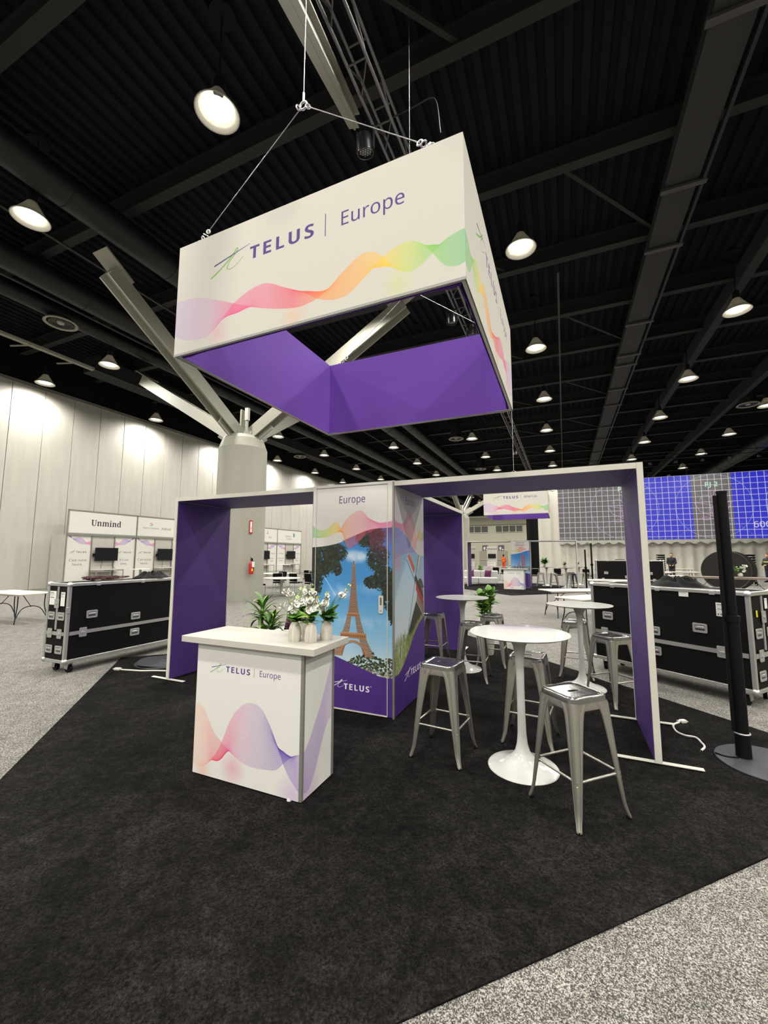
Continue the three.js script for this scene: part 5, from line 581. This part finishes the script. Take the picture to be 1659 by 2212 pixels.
function chair0(label, x, d, turn) { const t = thing('banquet_chair', label, 'chair', x, d, 0, turn, 'black banquet chairs'); mesh('seat', chairG.seat, M.black, t); mesh('backrest', chairG.back, M.black, t); mesh('frame', chairG.frame, M.strut, t); return t; }
const ch0 = chair0('black banquet chair left of the near round table, partly behind the pillar', -11.9, 14.0, R(60));
function roundTable(label, x, d, r = 0.76, h = 0.75) { const t = thing('round_table', label, 'round table', x, d, 0, 0, 'pale round tables'); mesh('table_top', lathe([[0, h - 0.03], [r - 0.01, h - 0.03], [r, h - 0.02], [r, h - 0.008], [r - 0.008, h], [0, h]], 40), M.tableTop, t); mesh('pedestal', [cyl(0.06, 0.06, h - 0.05, 0, h / 2, 0, 16)], M.alu, t); mesh('foot', [0, 1, 2, 3].map((k) => beam(V(0, 0.05, 0), V(0.42 * Math.cos(k * 1.571 + 0.4), 0.02, 0.42 * Math.sin(k * 1.571 + 0.4)), 0.05, 0.03)), M.alu, t); return t; }
roundTable('pale round table with chairs right of the concrete pillar, nearer one', -10.95, 14.3); roundTable('pale round table right of the concrete pillar, farther one', -14.0, 18.1, 0.9); roundTable('small pale round bar table before the last wall booth', -18.4, 24.2, 0.5, 1.05); roundTable('small pale round bar table before the first wall booth', -19.6, 14.2, 0.45, 1.0);
for (const [x, d, a, l] of [[-12.1, 15.6, 200, 'black banquet chair behind the near round table, left'], [-11.3, 15.8, 180, 'black banquet chair behind the near round table, middle'], [-10.4, 15.7, 170, 'black banquet chair behind the near round table, right'], [-10.0, 15.4, -120, 'black banquet chair turned sideways right of the near round table'], [-13.0, 16.9, 15, 'black banquet chair at the far round table, facing away'], [-13.0, 19.4, 190, 'black banquet chair beyond the far round table'], [-12.5, 18.6, -100, 'black banquet chair at the right of the far round table'], [-11.2, 17.3, 160, 'black banquet chair between the two round tables']]) dup(ch0, x, d, 0, R(a), l);
// ---------- the matching far booth ----------
const AD = 22.9;
const amFront = canvasTex(412, 992, (g, w, h) => {
  g.fillStyle = '#dedcd6'; g.fillRect(0, 0, w, h); const sk = g.createLinearGradient(0, 240, 0, 620); sk.addColorStop(0, '#1f6fc0'); sk.addColorStop(1, '#9ac4e2'); g.fillStyle = sk; g.beginPath(); g.moveTo(0, 290); g.quadraticCurveTo(160, 285, 260, 245); g.quadraticCurveTo(340, 215, 412, 205); g.lineTo(412, 992); g.lineTo(0, 992); g.fill();
  g.fillStyle = '#c23b32'; for (const [x, y0, y1, s] of [[236, 310, 690, 1], [150, 480, 690, 0.5]]) { g.fillRect(x, y0, 18 * s, y1 - y0); g.fillRect(x + 46 * s, y0, 18 * s, y1 - y0); for (let k = 0; k < 6; k++) g.fillRect(x, y0 + k * 62 * s, 64 * s, 16 * s); } g.strokeStyle = '#b8453c'; g.lineWidth = 3; g.beginPath(); g.moveTo(412, 480); g.quadraticCurveTo(330, 430, 262, 315); g.quadraticCurveTo(220, 470, 160, 490); g.stroke();
  for (let k = 0; k < 160; k++) { g.fillStyle = ['#5c6f7c', '#8d9aa2', '#43525c'][k % 3]; g.fillRect(rr(0, 412), rr(530, 570), rr(4, 16), 90); } g.fillStyle = '#4a2d7e'; g.beginPath(); g.moveTo(0, 620); g.quadraticCurveTo(200, 660, 412, 700); g.lineTo(412, 992); g.lineTo(0, 992); g.fill();
  ribbon(g, [[0, 190], [60, 215], [130, 205], [180, 245], [260, 225], [340, 190], [412, 175]], [[0, 225], [70, 230], [140, 200], [200, 135], [260, 128], [320, 175], [412, 185]], [[0, COL.lime], [130, COL.yel], [180, COL.org], [240, '#ee6f7c'], [412, COL.pink]], 24, 0.4, 0.35, 1); g.font = '44px sans-serif'; g.fillStyle = '#46306f'; g.textAlign = 'center'; g.fillText('Americas', 206, 58); g.fillText('Amériques', 206, 108);
});
printedTower(-2.61, -1.66, AD, AD + 1.0, amFront, towerSide, 'distant printed tower with a red suspension bridge headed Americas', false);
for (const [x, L, turn, l] of [[-1.64, 2.25, 0, 'distant purple archway right of the Americas tower'], [-2.63, 2.35, Math.PI, 'distant purple archway left of the Americas tower']]) arch('booth_archway', l, x, turn ? AD + 1.0 : AD, turn, L, 1.0, false);
{ const amC = canvasTex; counter(-2.86, 21.7, counterFront('Americas', true), counterSide, 'distant white counter printed with a wave before the Americas tower', [-2.98, -1.7, 21.64, 22.14]); }
hangingSign(-3.25, 18.68, 3.5, signPrint('Americas', false), signPrint('Americas', true), 'distant white square hanging sign headed Americas');
{ const c = thing('rigging_bridle', 'steel cable bridle above the distant Americas sign', 'cable', -1.9, 18.72, 5.45, 0, 'sign bridles'); mesh('drop_cable', bar(V(0, 0, 0), V(0, 6.75, 0), 0.01, 5), M.cable, c); for (const s of [-1, 1]) mesh('bridle_leg', bar(V(0, 0, 0), V(s * 1.2, -0.87, 0), 0.01, 5), M.cable, c); }
sofa('distant white sofa with plum cushions left of the Americas counter', -4.6, 24.6, 0); cushion(-5.1, 24.42, 0.66, R(10), 'plum cushion on the distant white sofa, left one'); cushion(-4.1, 24.42, 0.66, R(-10), 'plum cushion on the distant white sofa, right one');
plant('distant pale green plant behind the white sofa', -4.8, 25.6, [[0, 0, 1.0], [0.12, 0, 0.85]], 0.2, 0.4, ovalG, 18, [M.leafPale, M.bud, M.leaf], 1.3);
{ const t = thing('side_stool', 'small black waisted side stool before the distant sofa', 'stool', -5.1, 20.6); mesh('body', lathe([[0, 0], [0.2, 0], [0.19, 0.04], [0.1, 0.22], [0.19, 0.42], [0.26, 0.44], [0.26, 0.46], [0, 0.46]], 24), M.black, t); mesh('seat_rim', new THREE.TorusGeometry(0.255, 0.008, 6, 24).rotateX(Math.PI / 2).translate(0, 0.46, 0), M.black, t); }
for (const [x, d, l] of [[-0.95, 25.2, 'distant white pedestal table nearest the Americas tower'], [0.05, 24.0, 'distant white pedestal table in the Americas booth, middle'], [0.75, 26.5, 'distant white pedestal table in the Americas booth, right']]) dup(tu0, x, d, 0.008, 0, l);
for (const [x, d, a, l] of [[-0.55, 24.1, 10, 'distant steel stool left of the middle Americas table'], [0.32, 23.6, 30, 'distant steel stool right of the middle Americas table'], [-1.25, 24.6, 0, 'distant steel stool beside the Americas tower'], [0.3, 25.6, 50, 'distant steel stool behind the middle Americas table'], [1.1, 25.9, 20, 'distant steel stool rightmost in the Americas booth']]) dup(st0, x, d, 0.008, R(a), l);
for (const [x, d, l] of [[-1.05, 25.2, 'bushy green plant on the table nearest the Americas tower'], [0.0, 24.0, 'small potted sprig on the middle Americas table'], [0.7, 26.5, 'small potted sprig on the right Americas table']]) { const p = thing('table_plant', l, 'plant', x, d, 1.06, 0, 'table plants'); const big = /bushy/.test(l); mesh('pot', lathe([[0, 0], [0.06, 0], [0.07, 0.12], [0, 0.12]], 16), M.ceramic, p); for (let k = 0; k < (big ? 34 : 12); k++) put('leaf', ovalG[k & 1], k % 3 ? M.leaf : M.leafDark, p, V(0, 0.12 + rr(0, big ? 0.3 : 0.08), 0), rr(0.1, 1.3), k * 2.4, big ? 1.6 : 0.8); }
for (const [x, d, a, l] of [[-1.7, 27.5, 180, 'black chair right behind the Americas tower'], [-3.3, 29.5, 200, 'black chair in the row behind the far white sofa, first'], [-3.9, 29.7, 200, 'black chair in the row behind the far white sofa, second'], [-4.5, 29.9, 200, 'black chair in the row behind the far white sofa, third'], [1.3, 28.5, 150, 'black chair beyond the right Americas table, left one'], [2.0, 28.7, 160, 'black chair beyond the right Americas table, right one'], [-0.4, 29, 170, 'black chair beyond the middle Americas table']]) dup(ch0, x, d, 0, R(a), l);
for (const [x, d, h, l] of [[1.2, 22.2, 2.3, 'thin black stand pole beside the far road case, taller'], [0.95, 22.75, 2.0, 'thin black stand pole beside the far road case, shorter']]) { const t = thing('pole_stand', l, 'stand', x, d, 0, 0, 'thin far stand poles'); mesh('tube', cyl(0.035, 0.04, h, 0, h / 2, 0, 12), M.black, t); mesh('base_plate', cyl(0.3, 0.3, 0.02, 0, 0.012, 0, 28), M.plate, t); mesh('clamp', rb(0.12, 0.1, 0.1, 0, h * 0.55, 0, 0.02), M.black, t); }
// ---------- projection screen and drapes ----------
const SCD = 43, SCX0 = -0.35, SCX1 = 20.6, SCY0 = 3.15, SCY1 = 8.72;
{
  const tex = canvasTex(2048, Math.round(2048 * (SCY1 - SCY0) / (SCX1 - SCX0)), (g, w, h) => {
    const k = w / (SCX1 - SCX0), X = (x) => (x - SCX0) * k, Y = (y) => (SCY1 - y) * k, at = (D, x) => x * SCD / 40; g.fillStyle = '#6c6965'; g.fillRect(0, 0, w, h); g.fillStyle = '#2d33d6'; for (const [a, b] of [[6.9, 10.35], [13.15, 20.6]]) g.fillRect(X(a), 0, (b - a) * k, h);
    g.strokeStyle = 'rgba(240,226,244,1)'; g.lineWidth = 3.6; for (let x = 0; x <= w; x += w / 44) { g.beginPath(); g.moveTo(x, 0); g.lineTo(x, h); g.stroke(); } for (let y = 0; y <= h; y += h / 11.5) { g.beginPath(); g.moveTo(0, y); g.lineTo(w, y); g.stroke(); }
    g.strokeStyle = 'rgba(190,215,235,0.9)'; g.lineWidth = 2.5; for (const cx of [5.2, 11.8, 18]) { g.beginPath(); g.arc(X(cx), h / 2, 2.7 * k, 0, 7); g.stroke(); g.beginPath(); g.moveTo(X(cx - 2.8), 0); g.lineTo(X(cx + 2.8), h); g.moveTo(X(cx + 2.8), 0); g.lineTo(X(cx - 2.8), h); g.strokeStyle = 'rgba(205,190,180,0.5)'; g.stroke(); g.strokeStyle = 'rgba(190,215,235,0.9)';
      g.save(); g.translate(X(cx), h / 2); g.strokeStyle = '#e2b4ea'; g.lineWidth = 3; for (const s of [-1, 1]) { g.beginPath(); g.moveTo(-1.3 * k * s, -0.35 * k); g.lineTo(-0.05 * k * s, -0.1 * k); g.lineTo(0, 0.9 * k); g.lineTo(-0.95 * k * s, 0.4 * k); g.closePath(); g.stroke(); g.beginPath(); g.moveTo(-0.9 * k * s, -0.5 * k); g.bezierCurveTo(-0.8 * k * s, -1.2 * k, -0.2 * k * s, -1.1 * k, 0, -0.4 * k); g.bezierCurveTo(0, -0.9 * k, 0.2 * k * s, -1.2 * k, 0.1 * k * s, -1.4 * k); g.stroke(); g.beginPath(); g.ellipse(-0.55 * k * s, 1.05 * k, 0.3 * k, 0.12 * k, 0, 0, 7); g.stroke(); g.beginPath(); g.moveTo(-0.2 * k * s, -0.1 * k); g.lineTo(-0.08 * k * s, 0.85 * k); g.stroke(); } g.restore(); }
    fitText(g, 'PJ 1', X(4.75), Y(7.62), 0.95 * k, 0.42 * k, 'bold', '#bfeedb'); fitText(g, 'PJ 2', X(11.3), Y(7.62), 0.95 * k, 0.42 * k, 'bold', '#bfeedb'); fitText(g, '6000 x 1080', X(14.35), Y(4.05), 3.9 * k, 0.5 * k, '', '#e6e6f4');
  });
  const s = thing('projection_screen', 'wide projection screen with grid test pattern, PJ 1 and PJ 2', 'screen', SCX0, SCD, SCY0), w = SCX1 - SCX0, h = SCY1 - SCY0;
  mesh('surface', quad(V(0, 0, 0), V(w, 0, 0), V(w, h, 0), V(0, h, 0)), new THREE.MeshStandardMaterial({ color: 0x2a2a2a, roughness: 0.9, emissive: 0xffffff, emissiveMap: tex, emissiveIntensity: 12, side: THREE.DoubleSide }), s);
  mesh('backing', bx(w, h, 0.06, w / 2, h / 2, -0.06), M.black, s); mesh('valance', loft([0, 1].map((v) => [...Array(90)].map((_, j) => V(j / 89 * w, -0.3 * v * (1 + 0.35 * Math.sin(j * 1.7)) - 0.02, 0.02 + 0.03 * Math.sin(j * 2.2))))), std(0xa9a79f, 0.9), s); for (const q of [0.02, w / 2, w - 0.02]) mesh('hanger', bar(V(q, h, -0.05), V(q, h + 3, -0.05), 0.02, 6), M.black, s);
  const drape = (x0, x1, d, y1, amp, label, mat = M.drape) => { const n = Math.round((x1 - x0) * 14), rows = [0, 0.12, 0.5, 1].map((v) => [...Array(n)].map((_, j) => { const u = j / (n - 1); return V((x1 - x0) * u, y1 * v, amp * (1 - 0.4 * v) * (Math.sin(j * 0.55) + 0.5 * Math.sin(j * 0.23 + 1))); })); const t = thing('drape', label, 'drape', x0, d, 0.0); mesh('fabric', loft(rows), mat, t); mesh('pipe', bar(V(0, y1, 0), V(x1 - x0, y1, 0), 0.03, 6), M.alu, t); return t; };
  drape(-2.25, 0.1, SCD + 0.25, 8.1, 0.1, 'tall white drape left of the projection screen'); drape(0.1, 20.8, SCD + 0.4, 3.6, 0.09, 'long low white drape under the projection screen'); drape(-3.4, -2.25, SCD + 0.9, 8.2, 0.1, 'black drape strip beside the tall white drape', M.black);
}
// ---------- stacked chairs, round table cart, people ----------
{
  const g = merge([rb(0.46, 0.055, 0.44, 0, 0.095, 0.02, 0.02, 1), rb(0.44, 0.1, 0.05, 0, 0.078, -0.225, 0.02, 1)]), fr = merge([bx(0.02, 0.068, 0.42, 0, 0.034, 0)]);
  [[2.85, 26.5, 10, 'by the archway leg'], [5.95, 33, 12, 'left of the man'], [9.85, 30.5, 12, 'behind the flowers']].forEach(([x, d, n, s]) => { for (let k = 0; k < n; k++) { const t = thing('stacked_chair', `black stacking chair, ${ORD[k]} from below in the stack ${s}`, 'chair', x, d, 0.116 + 0.14 * k, 0, 'stacked black chairs'); mesh('seat', g, M.black, t); for (const fx of [-0.21, 0.21]) mesh('frame', fr, M.strut, t).position.x = fx; } const c = thing('chair_dolly', 'low wheeled dolly under the chair stack ' + s, 'dolly', x, d, 0); mesh('deck', bx(0.5, 0.03, 0.5, 0, 0.1, 0), M.black, c); mesh('handle', tube([V(-0.3, 0.1, -0.2), V(-0.34, 1.0, -0.2), V(-0.34, 1.0, 0.2), V(-0.3, 0.1, 0.2)], 0.015, 20, 6), M.alu, c); for (const a of [-1, 1]) for (const b of [-1, 1]) mesh('wheel', cyl(0.04, 0.04, 0.03, 0, 0, 0, 10).rotateZ(1.571).translate(a * 0.2, 0.042, b * 0.2), M.rubber, c); });
  const rt = thing('table_cart', 'big black round table tops standing on edge behind the black pole', 'table cart', 7.0, 24.5, 0, R(-18)); for (let k = 0; k < 3; k++) mesh('table_disc', new THREE.CylinderGeometry(0.92, 0.92, 0.04, 48).rotateX(Math.PI / 2).translate(k * 0.1, 1.0, -k * 0.14), std(0x141210, 0.35), rt); mesh('rim', new THREE.TorusGeometry(0.92, 0.03, 8, 48).translate(0, 1.0, 0.01), std(0x2a2620, 0.4), rt); mesh('cradle', [bx(1.5, 0.06, 0.6, 0.1, 0.12, -0.15), bx(0.05, 1.2, 0.05, 0.95, 0.7, -0.4)], M.alu, rt);
  const fl = thing('bouquet', 'white flowers in two pots on the dark folding table', 'flowers', 5.25, 17.6, 0.985); for (const px of [-0.16, 0.16]) mesh('pot', lathe([[0, 0], [0.06, 0], [0.075, 0.08], [0.05, 0.14], [0, 0.14]], 14).translate(px, 0, 0), M.ceramic, fl); for (let k = 0; k < 26; k++) put('blossom', roseG, M.petal, fl, V(rr(-0.32, 0.32), rr(0.16, 0.42), rr(-0.12, 0.12)), rr(0.2, 1.2), rr(0, 6.28), 1.5); for (let k = 0; k < 26; k++) put('leaf', leafB, M.leaf, fl, V(rr(-0.26, 0.26), rr(0.1, 0.3), 0), rr(0.1, 1.4), rr(0, 6.28), 1.6);
}
// bodies: smooth union of tapered capsules, meshed on a grid
function field(bones, res, box, blend = 0.03) {
  const mc = new MarchingCubes(res, new THREE.MeshBasicMaterial(), false, false, 60000); mc.isolation = 0; const [cx, cy, cz, s] = box; let i = 0;
  for (let z = 0; z < res; z++) for (let y = 0; y < res; y++) for (let x = 0; x < res; x++, i++) {
    const p = [(x - res / 2) / (res / 2) * s + cx, (y - res / 2) / (res / 2) * s + cy, (z - res / 2) / (res / 2) * s + cz]; let d = 9;
    for (const [a, ra, b, rb2] of bones) { const ab = [b[0] - a[0], b[1] - a[1], b[2] - a[2]], ap = [p[0] - a[0], p[1] - a[1], p[2] - a[2]], l2 = ab[0] ** 2 + ab[1] ** 2 + ab[2] ** 2, t = l2 ? clamp((ap[0] * ab[0] + ap[1] * ab[1] + ap[2] * ab[2]) / l2, 0, 1) : 0, q = Math.hypot(ap[0] - ab[0] * t, ap[1] - ab[1] * t, ap[2] - ab[2] * t) - (ra + (rb2 - ra) * t), h = clamp(0.5 + 0.5 * (d - q) / blend, 0, 1); d = d * (1 - h) + q * h - blend * h * (1 - h); }
    mc.field[i] = -d;
  }
  mc.update(); const g = new THREE.BufferGeometry(), n = mc.count; g.setAttribute('position', new THREE.BufferAttribute(mc.positionArray.slice(0, n * 3), 3)); g.setAttribute('normal', new THREE.BufferAttribute(mc.normalArray.slice(0, n * 3), 3)); g.scale(s, s, s).translate(cx, cy, cz); return g;
}
function person(label, x, d, turn, H, jacket, trousers, hairC, arms, vest) {
  const k = H / 1.78, S = (b) => b.map(([a, r, c, r2]) => [a.map((v) => v * k), r * k, c.map((v) => v * k), r2 * k]), t = thing('person', label, 'person', x, d, 0, turn, 'people in the hall');
  const J = { hip: [0, 0.95, 0], ch: [0, 1.32, 0], nk: [0, 1.52, -0.01], hd: [0, 1.66, 0.02], sl: [-0.18, 1.43, 0], sr: [0.18, 1.43, 0] }, [el, wl, er, wr] = arms;
  const legs = [-1, 1].flatMap((s) => [[[s * 0.09, 0.93, 0], 0.095, [s * 0.1, 0.5, 0.02], 0.062], [[s * 0.1, 0.5, 0.02], 0.062, [s * 0.11, 0.1, -0.01], 0.045]]), feet = [-1, 1].map((s) => [[s * 0.11, 0.05, -0.03], 0.045, [s * 0.13, 0.045, 0.15], 0.035]);
  const armB = [[J.sl, 0.06, el, 0.045], [el, 0.045, wl, 0.033], [J.sr, 0.06, er, 0.045], [er, 0.045, wr, 0.033]], hand = (w, e) => { const dx = w.map((v, i) => v - e[i]), l = Math.hypot(...dx), u = dx.map((v) => v / l), o = [[w, 0.03, w.map((v, i) => v + u[i] * 0.06), 0.036]]; for (let f = 0; f < 4; f++) { const q = (f - 1.5) * 0.018; o.push([[w[0] + u[0] * 0.07 + q, w[1] + u[1] * 0.07, w[2] + u[2] * 0.07], 0.012, [w[0] + u[0] * (0.13 - Math.abs(f - 1.3) * 0.012) + q, w[1] + u[1] * 0.13, w[2] + u[2] * 0.13 + 0.012], 0.01]); } o.push([w, 0.014, [w[0] + u[0] * 0.06 + 0.035, w[1] + u[1] * 0.06, w[2] + u[2] * 0.06 + 0.02], 0.011]); return o; };
  const torso = [[J.hip, 0.14, J.ch, 0.15], [[-0.1, 1.3, 0], 0.11, [0.1, 1.3, 0], 0.11], [J.sl, 0.07, J.sr, 0.07], [J.ch, 0.14, [0, 1.45, 0], 0.08]], head = [[J.nk, 0.05, [0, 1.6, 0], 0.05], [J.hd, 0.092, [0, 1.74, 0], 0.088], [[0, 1.62, 0.06], 0.045, [0, 1.58, 0.06], 0.035], [[0, 1.67, 0.11], 0.014, [0, 1.64, 0.125], 0.014], [[-0.095, 1.67, 0], 0.018, [-0.097, 1.64, 0], 0.014], [[0.095, 1.67, 0], 0.018, [0.097, 1.64, 0], 0.014]];
  const bx4 = [0, 0.92 * k, 0, 1.0 * k]; mesh('body', field(S([...torso, ...legs, ...armB, ...hand(wl, el), ...hand(wr, er), ...head, ...feet]), 84, bx4), std(0xb98a70, 0.6), t);
  const infl = (b, e) => b.map(([a, r, c, r2]) => [a, r + e, c, r2 + e]);
  mesh('trousers', field(S(infl([[J.hip, 0.13, [0, 0.9, 0], 0.13], ...legs], 0.016)), 72, bx4), std(trousers, 0.8), t); mesh('jacket', field(S(infl([[[0, 0.9, 0], 0.15, J.ch, 0.15], ...torso, ...armB], 0.022)), 72, bx4), std(jacket, 0.8), t); mesh('shoes', field(S(infl(feet, 0.012)), 60, [0, 0.2 * k, 0, 0.5 * k]), M.black, t); mesh('hair', field(S([[[0, 1.72, -0.02], 0.098, [0, 1.76, -0.015], 0.09], [[0, 1.66, -0.05], 0.08, [0, 1.7, -0.04], 0.085]]), 48, [0, 1.7 * k, 0, 0.22 * k], 0.02), std(hairC, 0.8), t);
  if (vest) mesh('vest_band', [new THREE.CylinderGeometry(0.2 * k, 0.2 * k, 0.06, 24, 1, true).translate(0, 1.1 * k, 0), new THREE.CylinderGeometry(0.205 * k, 0.205 * k, 0.06, 24, 1, true).translate(0, 1.3 * k, 0)], std(vest, 0.5), t);
}
person('man in a long dark coat standing before the white drape', 7.15, 36, R(-15), 1.84, 0x11131c, 0x2c2c2e, 0x241a14, [[-0.24, 1.16, 0.04], [-0.12, 1.02, 0.2], [0.24, 1.16, 0.04], [0.12, 1.02, 0.2]]);
person('worker in a dark and yellow vest at the right edge of the hall', 12.1, 34.6, R(-60), 1.8, 0x20222a, 0x1c2440, 0x6b3528, [[-0.24, 1.16, 0.06], [-0.16, 1.1, 0.28], [0.24, 1.16, 0.06], [0.16, 1.1, 0.28]], 0xd9e04a);
person('worker in an orange vest seen beyond the far sofa', -6.8, 52, R(160), 1.8, 0xe0521e, 0xd9481a, 0x14100e, [[-0.24, 1.16, 0.04], [-0.2, 1.0, 0.15], [0.24, 1.16, 0.04], [0.2, 1.0, 0.15]], 0xe8c23a);
console.log('built', Object.keys(taken).length, 'kinds');
renderer.render(scene, camera);
